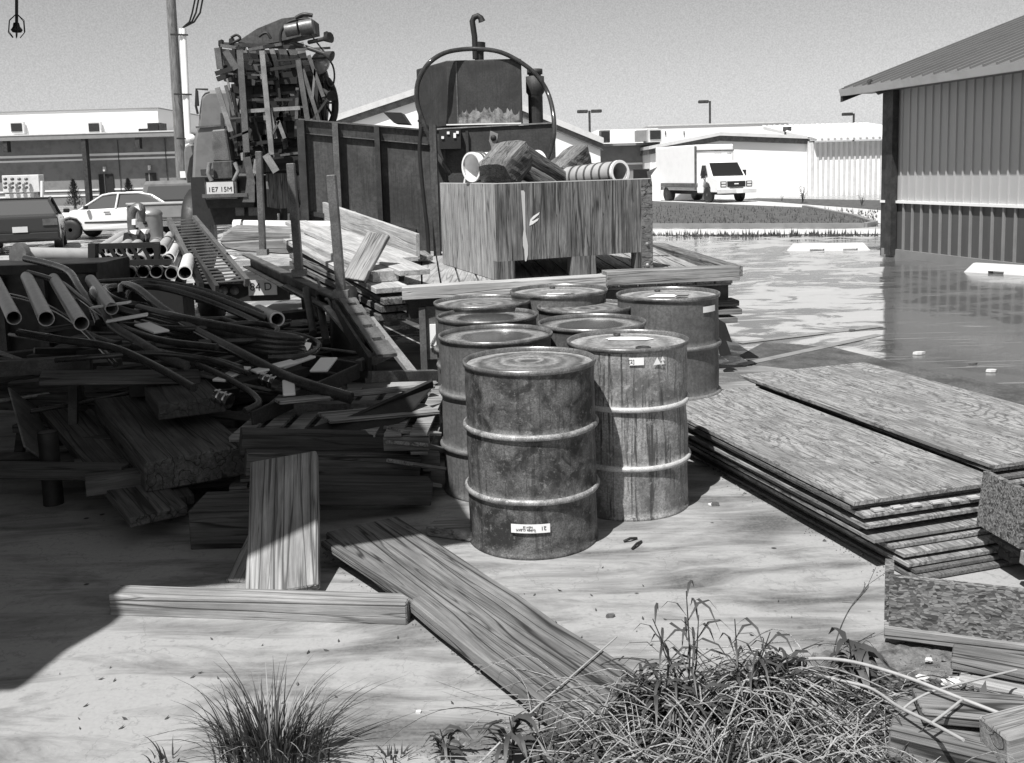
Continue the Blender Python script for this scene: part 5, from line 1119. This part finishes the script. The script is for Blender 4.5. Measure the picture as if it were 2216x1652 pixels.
# white box truck
def boxtruck():
    t = thing('box_truck', 'white box van truck parked against the low white shed', 'truck', (0,0,0))
    k = MB(); k.bb(-2.4,2.0,-1.02,1.02,.86,2.72); bx = k.build('cargo_box', M_white, t, bevel=.06)
    k = MB(); k.bb(1.9,2.03,-1.03,-.98,.6,2.66); k.bb(1.985,2.03,-1.0,1.0,2.40,2.46); k.build('box_trim', M_greysteel, bx)
    k = MB(); k.bb(-2.4,1.9,-1.035,-1.0,.74,.90); k.build('side_rail', M_greysteel, bx)
    k = MB(); k.bb(-2.4,2.0,-.95,.95,.56,.72); k.build('chassis', M_offwhite, t)
    k = MB(); k.bb(-2.2,3.6,-.4,.4,.36,.55); k.build('axle_frame', M_black, t)
    for y_ in (-.12,.02,.16):
        k = MB(); k.box((2.04,y_+.1,2.43),(.03,.09,.05)); k.build('marker_light', M_steel, bx)
    Mx = Matrix(((0,0,1,2.004),(1,0,0,.78),(0,1,0,2.28),(0,0,0,1))); text('fleet_number','8 107',.09,M_ink,Mx,bx)
    k = MB(); shell(k, [(1.95,.45),(2.5,.45),(2.54,.75),(2.7,.92),(2.92,.95),(3.12,.88),(3.25,.7),(3.27,.5),(3.95,.5),(4.0,.62),(3.98,1.05),(3.85,1.13),(3.25,1.22),(2.75,1.86),(2.55,1.93),(1.95,1.93)], .93, .82, 1.2); cab = k.build('cab', M_white, t, bevel=.03)
    k = MB(); k.add([V(3.27,-.80,1.24),V(3.27,.80,1.24),V(2.80,.74,1.84),V(2.80,-.74,1.84)],[(0,1,2,3)]); k.v = [v+V(.012,0,.01) for v in k.v]; k.build('windscreen', M_glass, cab)
    for s in (-1,1):
        k = MB(); k.add([V(2.30,s*.94,1.26),V(3.02,s*.94,1.26),V(2.72,s*.875,1.74),V(2.36,s*.875,1.74)],[(0,1,2,3)]); k.build('side_window', M_glass, cab)
        k = MB(); k.box((2.85,s*1.08,1.32),(.08,.16,.34)); k.tube([V(2.85,s*1.08,1.15),V(2.95,s*.93,.9)],.015,5); k.build('mirror', M_black, cab)
        k = MB(); k.box((4.0,s*.66,.86),(.03,.30,.26)); hl = k.build('headlight_bezel', M_black, cab)
        for z_ in (.80,.92):
            k = MB(); k.box((4.02,s*.66,z_),(.02,.22,.08)); k.build('headlight', M_lamp, hl)
        wheel(t, 2.9, s*.80, .37, .22, M_lightsteel, s); wheel(t, -1.3, s*.78, .37, .34, M_lightsteel, s)
    k = MB(); k.box((4.0,0,.86),(.03,.92,.26)); gr = k.build('grille', M_black, cab)
    k = MB(); k.box((4.02,0,.87),(.012,.22,.05)); k.build('badge', M_white, gr)
    k = MB(); k.bb(3.98,4.14,-.98,.98,.44,.64); bp = k.build('bumper', M_offwhite, t, bevel=.02)
    k = MB(); k.box((4.15,.1,.52),(.012,.32,.15)); k.build('plate', M_white, bp)
    k = MB(); k.box((4.0,0,.69),(.02,.7,.05)); k.build('vent_slots', M_greysteel, cab)
    return t
hd = R(-90+17); g = Z(1580,440)
place(boxtruck(), (g.x-4.0*math.cos(hd)+.35, g.y-4.0*math.sin(hd)+.3, 0), hd)
# small wheeled cart at right edge
g = Z(2168,572); t = thing('yard_cart', 'small dark wheeled cart with white trim by the barn wall at right edge', 'cart', (g.x,g.y,0))
k = MB(); b = V(g.x,g.y,0)
k.bb(b.x-.12,b.x+.75,b.y,b.y+.4,.14,.22); k.build('cart_bed', M_greysteel, t); k = MB(); k.bb(b.x-.02,b.x+.7,b.y+.05,b.y+.35,.22,.34); k.bb(b.x+.05,b.x+.7,b.y+.05,b.y+.35,.38,.46); k.build('cart_body', M_black, t)
k = MB(); k.bb(b.x-.0,b.x+.7,b.y+.04,b.y+.36,.345,.375); k.build('cart_trim', M_white, t)
for x_ in (-.02,.32,.66):
    k = MB(); k.lathe([(.09,-.03),(.09,.03),(.03,.04),(0,.04)], 16, (b.x+x_,b.y-.02,.09), (0,-1,0)); k.build('wheel', M_offwhite, t)
# bin and wheel left of the box truck
p = Z(1412,436); k = MB(); k.bb(p.x,p.x+.45,p.y,p.y+.6,0,1.05); tag(k.build('waste_bin', M_white, bevel=.03), 'white waste bin behind the rear of the box truck','bin')
# ---------------------------------------------------------------- old truck carrying a drilling rig
d = 14.6; t = thing('old_truck', 'old rounded grey truck with plate, seen from behind under the drilling rig', 'truck', D(520,560,d)*1)
def q5(px, py, o=0): return D(px,py,d+o)
def outline(k, pts, o, dep): k.ext([q5(x,y,o) for x,y in pts], (0,dep,0))
k = MB(); outline(k, [(427,272),(430,235),(434,210),(441,200),(452,195),(500,194),(560,196),(560,440),(412,440),(412,420),(418,300),(424,280)], 2.0, 1.6); cab = k.build('cab', M_truckgrey, t, bevel=.06)
k = MB(); k.bar(q5(424,276,1.98),q5(500,270,1.98),.03,.03); k.build('belt_line', M_greysteel, cab)
k = MB(); k.tube([q5(450,194,2),q5(425,193,2),q5(424,230,2),q5(428,247,2)], .02, 6); k.box(q5(427,213,2.0),(.03,.06,.25)); k.build('mirror', M_black, cab)
k = MB(); outline(k, [(397,330),(399,318),(408,312),(420,313),(424,330),(414,345),(408,380),(404,400),(399,370)], 2.4, .8); k.build('fender', M_truckgrey, t, bevel=.04)
k = MB(); c = q5(413,301,2.3); k.lathe([(.0,-.06),(.07,-.04),(.085,0),(.08,.02),(0,.04)], 20, c, (0,-1,0)); k.build('spot_lamp', M_lamp, t)
k = MB(); c = q5(425,430,1.0); k.lathe([(.30,-.14),(.62,-.14),(.68,-.09),(.68,.09),(.62,.14),(.30,.14)], 36, (c.x+.02,c.y,.9), (1,.08,0)); ty = k.build('tyre', M_rubber, t)
k = MB(); k.lathe([(.31,-.08),(.31,.1),(.1,.14),(0,.14)], 20, (c.x+.02,c.y,.9), (-1,-.08,0)); k.build('rim', M_greysteel, ty)
k = MB(); k.bar(q5(437,374,-.02),q5(561,364,-.02),.12,.09); k.build('tail_beam', M_steel, t)
k = MB(); k.bar(q5(437,380,-.05),q5(561,371,-.05),.02,.02); k.build('beam_edge', M_lightsteel, t)
k = MB(); a, b = q5(412,384,.3), q5(646,482,.3); k.bb(a.x,b.x,d+.3,d+2,b.z,a.z); k.build('underbody', M_black, t)
k = MB(); a, b = q5(440,386,.1), q5(552,452,.1); k.bb(a.x,b.x,d+.05,d+.28,q5(440,452).z,a.z); pn = k.build('rear_panel', M_black, t)
k = MB(); a, b = q5(443,392), q5(515,430); k.bb(a.x,b.x,d-.02,d+.04,b.z,a.z); pf = k.build('plate_frame', M_greysteel, t, bevel=.01)
k = MB(); a, b = q5(448,395), q5(508,426); k.bb(a.x,b.x,d-.04,d-.022,b.z,a.z); pl_ = k.build('licence_plate', M_offwhite, pf)
c = q5(478,410.5); M = Matrix(((1,0,0,c.x),(0,0,-1,d-.042),(0,1,0,c.z),(0,0,0,1))); text('plate_lettering','1E7 15M',.10,M_ink,M,pl_)
k = MB(); k.bb(q5(412,0).x,q5(512,0).x,d-.05,d+.03,q5(0,441).z,q5(0,433).z); k.build('step_bumper', M_greysteel, t)
k = MB(); outline(k, [(534,386),(551,386),(551,438),(524,438),(531,415)], -.03, .05); k.build('side_bracket', M_greysteel, t)
for px in (520,548):
    k = MB(); k.box(q5(px,458,.2),(.13,.05,.12)); k.build('marker_box', M_greysteel, t)
k = MB(); outline(k, [(575,376),(640,375),(648,450),(600,452),(578,448)], -.1, .06); k.build('wooden_tail_board', M_cratedk, t)
for px in (603,625):
    k = MB(); k.bar(q5(px,462,.25),q5(px,478,.25),.03,.03); k.build('bolt', M_offwhite, t)
# drilling rig
d = 14.0; t = thing('drilling_rig', 'tall dark tangle of drilling rig levers, straps, frames and wheels on the old truck', 'drilling rig', D(570,400,d)); rg = random.Random(17)
def bar5(name, a, b, w, th, mt, o=0): 
    k = MB(); p, q_ = D(a[0],a[1],d+o), D(b[0],b[1],d+o); k.box((p+q_)/2, ((q_-p).length, th, w), axes(p,q_,(0,0,1) if abs((q_-p).normalized().z) < .7 else (1,0,0))); return k.build(name, mt, t)
def plate5(name, pts, mt, o=0, dep=.1, bev=.005):
    k = MB(); k.ext([D(x,y,d+o) for x,y in pts], (0,dep,0)); return k.build(name, mt, t, bevel=bev)
plate5('core_frame', [(520,108),(640,108),(668,180),(688,250),(690,330),(650,380),(500,375),(520,240)], M_black, .9, .3)
plate5('core_plate', [(545,120),(600,115),(612,180),(560,182)], M_black, .3, .1); plate5('core_plate', [(500,182),(700,170),(712,200),(560,212),(500,200)], M_black, .1, .3)
plate5('core_plate', [(540,262),(640,250),(645,312),(548,318)], M_black, .1, .2); plate5('core_plate', [(545,318),(650,300),(650,366),(560,372)], M_steel, .2, .2)
plate5('core_plate', [(615,110),(650,115),(690,200),(650,210)], M_black, .0, .2); plate5('core_plate', [(655,262),(700,256),(705,290),(652,300)], M_black, .1, .2)
plate5('boom', [(512,91),(556,62),(610,40),(660,34),(680,44),(682,72),(640,82),(600,92),(560,99)], M_rustpanel, -.1, .35)
for (x0_,x1_,y0_,y1_) in ((618,645,50,76),(650,678,42,74)):
    k = MB(); p, q_ = D(x0_,(y0_+y1_)/2+4,d-.3), D(x1_,(y0_+y1_)/2-1,d-.3); k.tube([p,q_], (y1_-y0_)/2/153, 18); k.build('hydraulic_cylinder', M_greysteel, t)
for i in range(7):
    x = 522+i*21; y0_ = 100-i*1.2
    bar5('slat', (x,y0_),(x+18+rg.uniform(-2,6),150+rg.uniform(-8,14)), rg.uniform(.05,.11), .03, [M_greysteel,M_lightsteel][i%3==0], -.05)
for (a,b,w,mt,o) in (((480,96),(660,104),.05,M_steel,-.15),((478,99),(530,106),.04,M_greysteel,-.2),((540,108),(610,96),.04,M_greysteel,-.2),((470,172),(530,150),.06,M_black,-.1),((510,180),(700,172),.09,M_black,0),
    ((512,212),(640,200),.04,M_steel,-.05),((520,242),(650,234),.05,M_lightsteel,-.22),((512,262),(700,255),.06,M_black,0),((500,302),(690,290),.07,M_black,0),((505,330),(660,325),.05,M_steel,.1),((500,352),(650,345),.09,M_black,0),
    ((477,100),(480,170),.03,M_black,0),((505,90),(520,330),.04,M_black,.2),((640,110),(690,280),.05,M_black,.05),((655,150),(640,300),.03,M_steel,0),((690,160),(640,290),.03,M_steel,.1),((700,205),(700,290),.04,M_steel,0),((655,205),(668,290),.03,M_greysteel,-.1),((672,205),(660,260),.02,M_greysteel,-.1),
    ((545,210),(560,250),.05,M_steel,0),((600,205),(610,262),.05,M_black,0),((625,212),(600,262),.04,M_steel,0),((580,255),(570,310),.05,M_steel,0),((615,262),(622,320),.04,M_steel,0)):
    bar5('frame_bar', a, b, w, .05, mt, o)
for (a,b,w,mt) in (((519,108),(534,330),.085,M_greysteel),((567,110),(588,335),.07,M_lightsteel),((645,130),(668,275),.07,M_greysteel),((470,190),(500,285),.07,M_lightsteel),((488,185),(506,250),.04,M_greysteel),((497,300),(545,282),.03,M_steel),
    ((534,340),(545,400),.10,M_greysteel),((575,335),(598,372),.10,M_lightsteel),((602,262),(616,300),.05,M_lightsteel),((590,290),(604,262),.03,M_greysteel),((556,345),(552,376),.07,M_lightsteel),((660,262),(652,300),.03,M_greysteel),((672,258),(680,300),.05,M_lightsteel)):
    bar5('strap', a, b, w, .02, mt, -.3)
for i in range(40):
    x = rg.uniform(505,690); y = rg.uniform(125,345); x += (345-y)*.0
    w = rg.uniform(5,14); h = rg.uniform(4,16)
    plate5('fitting', [(x,y),(x+w,y+rg.uniform(-4,4)),(x+w+rg.uniform(-3,3),y+h),(x+rg.uniform(-3,3),y+h)], rg.choice([M_greysteel,M_steel,M_lightsteel,M_steel,M_black]), rg.uniform(-.25,.1), .04, 0)
plate5('pale_tank', [(457,282),(488,279),(500,350),(460,350)], M_tankpale if False else M_greysteel, -.3, .25, .02)
plate5('toolbox', [(460,350),(502,348),(504,386),(462,388)], M_rustpanel, -.32, .3, .01)
k = MB(); k.tube([D(454,352,d-.4),D(450,375,d-.4),D(458,392,d-.4)], .03, 8); k.tube([D(508,352,d-.4),D(516,370,d-.4),D(506,392,d-.4)], .03, 8); k.build('handle_bow', M_lightsteel, t)
for (a,b) in (((632,92),(706,118)),((668,92),(704,84)),((700,196),(712,204))):
    k = MB(); p, q_ = D(*a,d-.2), D(*b,d-.35); k.tube([p,q_], .028, 8); dv = (q_-p).normalized(); k.tube([q_-dv*.02,q_+dv*.09], [.035,.075], 10); k.build('lever_horn', M_steel, t)
k = MB(); c = D(693,137,d-.1); k.lathe([(0,-.10),(.11,-.07),(.155,0),(.15,.03),(0,.06)], 22, c, (-.6,-1,.1)); k.build('round_lamp', M_galv, t)
k = MB(); c = D(714,160,d); k.tube([c+V(.045*math.cos(g*.4),.1*math.cos(g*.4),.17*math.sin(g*.4)) for g in range(17)], .014, 6); k.build('handwheel', M_steel, t)
k = MB(); c = D(703,222,d+.1); k.tube([c+V(.11*math.cos(g*.3),.20*math.cos(g*.3),.33*math.sin(g*.3)) for g in range(22)], .05, 8); k.build('cable_wheel', M_black, t)
for g in range(0,16,2):
    k = MB(); k.tube([c, c+V(.11*math.cos(g*.4),.20*math.cos(g*.4),.33*math.sin(g*.4))], .016, 6); k.build('wheel_spoke', M_steel, t)
for (pts,r_) in (([(500,82),(512,76),(520,84),(505,92)],.018),([(560,80),(568,74),(578,72),(586,84)],.02),([(607,92),(608,70),(622,50),(650,42),(672,44)],.02),([(640,40),(656,32),(676,34)],.03)):
    k = MB(); k.tube(smooth([D(x,y,d-.3) for x,y in pts],4), r_, 6); k.build('cable', M_black, t)
for (x,y) in ((472,88),(495,84),(508,100),(642,34),(700,70)):
    plate5('lug', [(x,y),(x+8,y-3),(x+10,y+10),(x,y+12)], M_black, -.2, .1)
rg = random.Random(41)
for i in range(44):
    x = 474+236*rg.random(); y = rg.uniform(95,350); l = rg.uniform(30,110); s = rg.gauss(.12,.12)
    if y+l > 372: l = 372-y
    bar5('lever', (x,y),(x+l*s,y+l), rg.uniform(.02,.06), .03, rg.choice([M_steel,M_steel,M_black,M_greysteel,M_lightsteel]), rg.uniform(-.28,.3))
for i in range(26):
    y = rg.uniform(110,350); x = rg.uniform(478,600); l = rg.uniform(40,120)
    bar5('cross_rod', (x,y),(min(x+l,705),y-l*rg.uniform(-.05,.16)), rg.uniform(.02,.05), .03, rg.choice([M_steel,M_black,M_black,M_greysteel]), rg.uniform(-.25,.3))
plate5('core_plate', [(650,120),(700,135),(712,180),(706,262),(650,262)], M_black, .45, .15)
plate5('core_plate', [(478,105),(530,112),(530,180),(484,176)], M_black, .4, .15); plate5('core_plate', [(492,190),(540,190),(545,300),(505,330)], M_black, .4, .2)
for (a,b,w,mt) in (((668,120),(700,210),.05,M_greysteel),((682,150),(676,215),.03,M_lightsteel),((655,150),(690,262),.05,M_greysteel),((676,262),(715,205),.03,M_steel),((470,104),(476,150),.08,M_greysteel),((488,110),(512,150),.09,M_greysteel),((466,160),(505,148),.06,M_black),((640,108),(715,104),.03,M_greysteel),((660,60),(706,118),.02,M_steel)):
    bar5('strap', a, b, w, .02, mt, -.28)
# yard lamp hanging at the top left corner
t = thing('yard_lamp', 'dark yard lamp with wire guard hanging in the top left corner', 'lamp', D(38,60,5.5)); q = lambda x,y: D(x-8,y,5.5)
k = MB(); k.tube([q(44,-30),q(44,54)], .008, 6); k.build('hanger', M_black, t)
k = MB(); c = q(44,62); k.lathe([(0,.03),(.014,.03),(.018,.01),(.03,-.008),(.022,-.02),(0,-.02)], 16, c); k.build('lamp_body', M_black, t)
for g in range(6):
    a = g*math.pi/3; k = MB(); k.tube([q(44,30)+V(0,0,0), q(44,45)+V(.04*math.cos(a),.04*math.sin(a),0), q(44,70)+V(.045*math.cos(a),.045*math.sin(a),0), q(44,82)+V(.02*math.cos(a),.02*math.sin(a),0)], .0025, 4); k.build('guard_wire', M_black, t)
# ---------------------------------------------------------------- plants and litter in front
M_blade = paint('grass_blade', .04, .6, .3, 9); M_leaf = paint('weed_leaf', .055, .5, .4, 12); M_dry = wood('dry_stem', .16, .50, .2, 3); M_cane = paint('pale_cane', .36, .6, .35, 20); M_litter = paint('pale_litter', .60, .8, .4, 30)
def blade(k, b, dirv, h, w, droop, rg, n=6):
    pts = []; ws = []
    for i in range(n+1):
        u = i/n; pts.append(b + dirv*(h*droop*u*u) + V(0,0,h*(u-.38*droop*u*u*u))); ws.append(w*(1-u**1.5)+.0006)
    sd = V(-dirv.y, dirv.x, 0) if dirv.length > .01 else V(1,0,0); k.ribbon(pts, ws, sd.normalized())
def tuft(label, cx, cy, n, h, spread, seed, name='grass_tuft'):
    rg = random.Random(seed); b0 = Z(cx,cy); t = thing(name, label, 'grass tuft', b0); k = MB(); k2 = MB()
    for i in range(n):
        a = rg.uniform(0,6.283); r_ = spread*rg.random()**.7; b = b0+V(r_*math.cos(a)*1.6, r_*math.sin(a), 0)
        dv = V(math.cos(a+rg.uniform(-.6,.6)), math.sin(a+rg.uniform(-.6,.6)), 0)
        blade(k if i%5 else k2, b, dv, h*rg.uniform(.45,1)*(1-.35*r_/spread), rg.uniform(.004,.008), rg.uniform(.15,1.0), rg)
    k.build('blades', M_blade, t)
    if n > 100: k2.build('pale_blades', M_greypaint, t)
tuft('large dark tuft of long grass at the bottom, left of centre', 590,1652, 330, .36, .105, 3)
tuft('small thin grass shoots at the bottom left of the large tuft', 360,1650, 16, .11, .03, 4)
tuft('short grass sprigs at the bottom right of the large tuft', 850,1645, 30, .07, .05, 5)
def leafy(label, px, py, h, seed, nst=3, ln=.10, lw_=.012, lpn=9):
    rg = random.Random(seed); b = Z(px,py); t = thing('leafy_weed', label, 'weed', b); ks = MB(); kl = MB()
    for s in range(nst):
        a = rg.uniform(0,6.28); hh = h*(1 if s == 0 else rg.uniform(.55,.9)); tip = b+V(.12*hh*math.cos(a)*(s>0)*3,.1*math.sin(a)*hh*(s>0)*3,hh)
        pts = [b, b.lerp(tip,.5)+V(.01,0,.01), tip]; ks.tube(pts, [.004,.003,.0015], 5)
        for i in range(lpn):
            u = .25+.75*i/lpn; q_ = b.lerp(tip,u); aa = i*2.4+rg.uniform(-.4,.4); dv = V(math.cos(aa),math.sin(aa),0); l = ln*rg.uniform(.7,1.2)
            pp = [q_, q_+dv*l*.4+V(0,0,l*.35), q_+dv*l*.8+V(0,0,l*.3), q_+dv*l*1.15-V(0,0,l*.1)]
            kl.ribbon(pp, [.002,lw_,lw_*.7,.0005], V(-dv.y,dv.x,.25).normalized())
    ks.build('stem', M_blade, t); kl.build('leaves', M_leaf, t)
leafy('tall narrow leaved weed rising above the tangle, left one', 1487,1560, .42, 1, 4, .12, .010, 12)
leafy('narrow leaved weed with drooping top, right of the tallest one', 1590,1560, .33, 12, 3, .13, .010, 11)
leafy('low dark bushy weed at the left side of the tangle', 1430,1590, .20, 6, 6, .11, .014, 10)
leafy('drooping dark weed right of the two tall ones', 1700,1545, .20, 8, 5, .10, .016, 10)
leafy('broad leaved weed near the foot of the osb box', 1835,1490, .17, 9, 4, .10, .030, 8)
leafy('small pointed weed at the bottom edge near the centre', 955,1648, .10, 10, 3, .06, .014, 6)
leafy('dark blade leaved weed at the bottom edge under the long plank', 1105,1650, .14, 14, 4, .10, .018, 6)
leafy('dark leaf clump at the heart of the tangle', 1500,1600, .15, 21, 7, .11, .016, 10)
leafy('small leaf clump over the end of the long plank', 1390,1560, .15, 23, 5, .10, .012, 9)
leafy('leaf clump between the canes and the tall weeds', 1680,1500, .14, 24, 5, .09, .015, 8)
# thin bare stalk by the plywood
t = thing('bare_stalk', 'thin bare stalk leaning up beside the plywood shadow', 'stalk', Z(1800,1440)); b = Z(1800,1440)
pts = [b, D(1812,1380,b.y+.02), D(1838,1320,b.y+.05), D(1880,1265,b.y+.1)]; k = MB(); k.tube(smooth(pts), .0022, 5); k.build('stem', M_wooddark, t)
rg = random.Random(2)
for i in range(9):
    p = D(1845+i*4.5,1312-i*6,b.y+.07); k = MB(); k.tube([p, p+V(rg.uniform(-.05,.06),0,rg.uniform(.0,.07))], .0009, 4); k.build('twig', M_wooddark, t)
# arching canes
def cane(label, pts, r): 
    o = tb('dry_cane', smooth(pts, 6), r, M_cane, label, 'cane', 'long pale canes arching over the tangle', 6)
ZS = lambda x, y, z: Z(x,y,z)
cane('upper long pale cane arching to the right edge', [ZS(1560,1500,.03),ZS(1640,1452,.10),ZS(1730,1428,.16),ZS(1830,1430,.20),ZS(1950,1462,.21),ZS(2080,1512,.20),ZS(2230,1570,.17)], .0055)
cane('lower pale cane bending down to the dark plank offcut', [ZS(1560,1500,.03),ZS(1640,1475,.08),ZS(1740,1460,.12),ZS(1850,1480,.14),ZS(1895,1496,.15),ZS(1945,1530,.17),ZS(2010,1562,.19),ZS(2085,1602,.21)], .005)
cane('short pale cane fork joining the two long canes', [ZS(2015,1566,.195),ZS(2050,1540,.2),ZS(2085,1512,.2)], .004)
cane('thin pale cane crossing the long plank', [ZS(1030,1660,.02),ZS(1130,1560,.09),ZS(1230,1470,.10),ZS(1335,1378,.10)], .003)
cane('thin cane branching left near the osb box', [ZS(1952,1536,.17),ZS(1985,1512,.18),ZS(2040,1490,.18),ZS(2200,1450,.15)], .0035)
# tangle of dry stems
rg = random.Random(99); k = MB(); k2 = MB(); k3 = MB()
M_pale = wood('bleached_stem', .22, .55, .1, 3)
for i in range(430):
    px = rg.gauss(1580,230); py = rg.uniform(1480,1700)
    if px < 1120 or px > 2230 or py < 1500+abs(px-1600)*.09+(60 if px > 1850 else 0): continue
    b = Z(px, py, .01+.03*rg.random()); a = rg.gauss(0,.9)+(0 if rg.random()<.5 else math.pi); l = rg.uniform(.15,.65); z = rg.uniform(.01,.15)
    dv = V(math.cos(a), math.sin(a)*.8, 0); s = V(-dv.y,dv.x,0)*rg.uniform(-.12,.12)*l
    pts = [b, b+dv*l*.33+s+V(0,0,z), b+dv*l*.66+s*.8+V(0,0,z*rg.uniform(.5,1.1)), b+dv*l+V(0,0,rg.uniform(0,.03))]
    r_ = rg.uniform(.0012,.0034); q_ = smooth(pts,3)
    (k,k2,k3)[rg.choice([0,0,0,1,1,2,2])].tube(q_, [r_*(1-.6*u/len(q_)) for u in range(len(q_))], 4, False)
hub = Z(1640,1500,.03)
for i in range(95):      # stems spreading from one root crown, falling toward the viewer
    a = rg.uniform(-2.9,-.2); l = rg.uniform(.15,.6); dv = V(math.cos(a)*1.1, math.sin(a), 0); z = rg.uniform(.04,.14)
    q_ = smooth([hub+V(0,0,.01), hub+dv*l*.3+V(0,0,z), hub+dv*l*.7+V(0,0,z*.7), hub+dv*l+V(0,0,0)],4); r_ = rg.uniform(.0016,.004)
    (k,k2,k3)[rg.choice([0,0,1,2])].tube(q_, [r_*(1-.6*u/len(q_)) for u in range(len(q_))], 4, False)
tag(k.build('dry_stems', M_dry), 'matted pale dry stems covering the soil at the bottom', 'dry stems', kind='stuff')
tag(k2.build('dark_stems', M_wooddark), 'dark dead stems woven through the pale tangle', 'dead stems', kind='stuff')
tag(k3.build('pale_stems', M_pale), 'bleached stems lying on top of the tangle', 'dry stems', kind='stuff')
k = MB()
for i in range(2600):
    px = rg.uniform(1150,2216); py = rg.uniform(1475,1700); 
    if py < 1600-(px-1150)*.28: continue
    b = Z(px,py,.03); a = rg.uniform(0,6.28); l = rg.uniform(.03,.09); dv = V(math.cos(a),math.sin(a),rg.uniform(0,.8)); k.ribbon([b,b+dv*l*.5,b+dv*l+V(0,0,-.01)],[.003,rg.uniform(.008,.024),.001],V(-dv.y,dv.x,rg.uniform(-.6,.6)).normalized())
tag(k.build('leaf_litter', M_leaf), 'dark fallen leaves and low shoots among the tangle', 'leaf litter', kind='stuff')
k = MB(); rg = random.Random(61)
for i in range(2600):
    u = rg.random()
    if u < .5: px = rg.uniform(900,1900); py = 1640-(px-900)*.20+rg.gauss(0,26)
    elif u < .7: px = rg.uniform(1500,1930); py = 975+(px-1492)*.595+abs(rg.gauss(0,12))
    elif u < .85: px = rg.uniform(700,1250); py = 1190+(px-700)*.72+rg.uniform(0,26)
    else: px = rg.uniform(1750,2216); py = rg.uniform(1420,1640)
    p = Z(px,py,.0055 if u<.85 else .03); s = rg.uniform(.001,.0045)*(1+2*(rg.random()<.05)); a = rg.uniform(0,3)
    pts = [p+V(s*math.cos(a+g)*rg.uniform(.7,1.2), s*math.sin(a+g)*rg.uniform(.7,1.2), 0) for g in (0,1.5,3.1,4.7)]
    k.add(pts+[p+V(0,0,s*.8)], [(0,1,4),(1,2,4),(2,3,4),(3,0,4)])
tag(k.build('grit', rust('grit_stones', .04, .32, 40, .9)), 'fine grit and dirt gathered along the plank, plywood and weeds', 'grit', kind='stuff')
# crumpled paper and chips
def crumple(px, py, r_, label, z=.05):
    rg = random.Random(px); c = Z(px,py,z); k = MB(); n = 10; vs = []
    for i in range(6):
        ph = math.pi*(i+.0)/5
        for j in range(n): 
            g = 2*math.pi*j/n; q_ = r_*rg.uniform(.6,1.15); vs.append(c+V(q_*math.sin(ph)*math.cos(g)*1.5, q_*math.sin(ph)*math.sin(g), q_*math.cos(ph)*.7))
    k.add(vs, [(i*n+j,(i+1)*n+j,(i+1)*n+(j+1)%n,i*n+(j+1)%n) for i in range(5) for j in range(n)]); tag(k.build('crumpled_paper', M_litter), label, 'litter', 'white litter on the soil')
crumple(2062,1478,.028,'crumpled white paper ball between the canes at lower right')
crumple(2030,1505,.02,'long crushed white scrap just below the paper ball'); crumple(2095,1530,.022,'white scrap above the wide weathered plank'); crumple(1995,1468,.016,'thin white scrap left of the paper ball')
crumple(1540,1092,.014,'white scrap on the concrete at the foot of the nearer plywood pile',.01); crumple(2010,1428,.012,'small white scrap under the osb box',.03)
# leaves and chips strewn on the slab
rg = random.Random(12); k = None
spots = [(rg.uniform(120,1000),rg.uniform(1380,1600)) for _ in range(26)]+[(rg.uniform(1130,1850),rg.uniform(1230,1450)) for _ in range(22)]
lm = MB().add([V(-.012,0,.006),V(0,-.006,.007),V(.013,.001,.012),V(.001,.006,.006)],[(0,1,2,3)])
l0 = tag(lm.build('fallen_chip', M_wooddark), 'tiny dark chip lying on the bright concrete', 'chip', 'tiny dark chips scattered on the concrete')
for i, (x, y) in enumerate(spots):
    o = l0 if i == 0 else dup(l0); p = Z(x,y,.0); o.location = (p.x,p.y,0); o.rotation_euler = (0,0,rg.uniform(0,3)); s = rg.uniform(.3,.95); o.scale = (s,s,1)
for (a,b) in (((1350,1172),(1378,1165)),((1368,1188),(1388,1172))):
    k = MB(); k.tube([Z(*a,.01),Z((a[0]+b[0])/2,(a[1]+b[1])/2-3,.02),Z(*b,.01)], .006, 6); tag(k.build('twig', M_black), 'short black twig on the concrete in front of the drums', 'twig', 'two short black twigs')
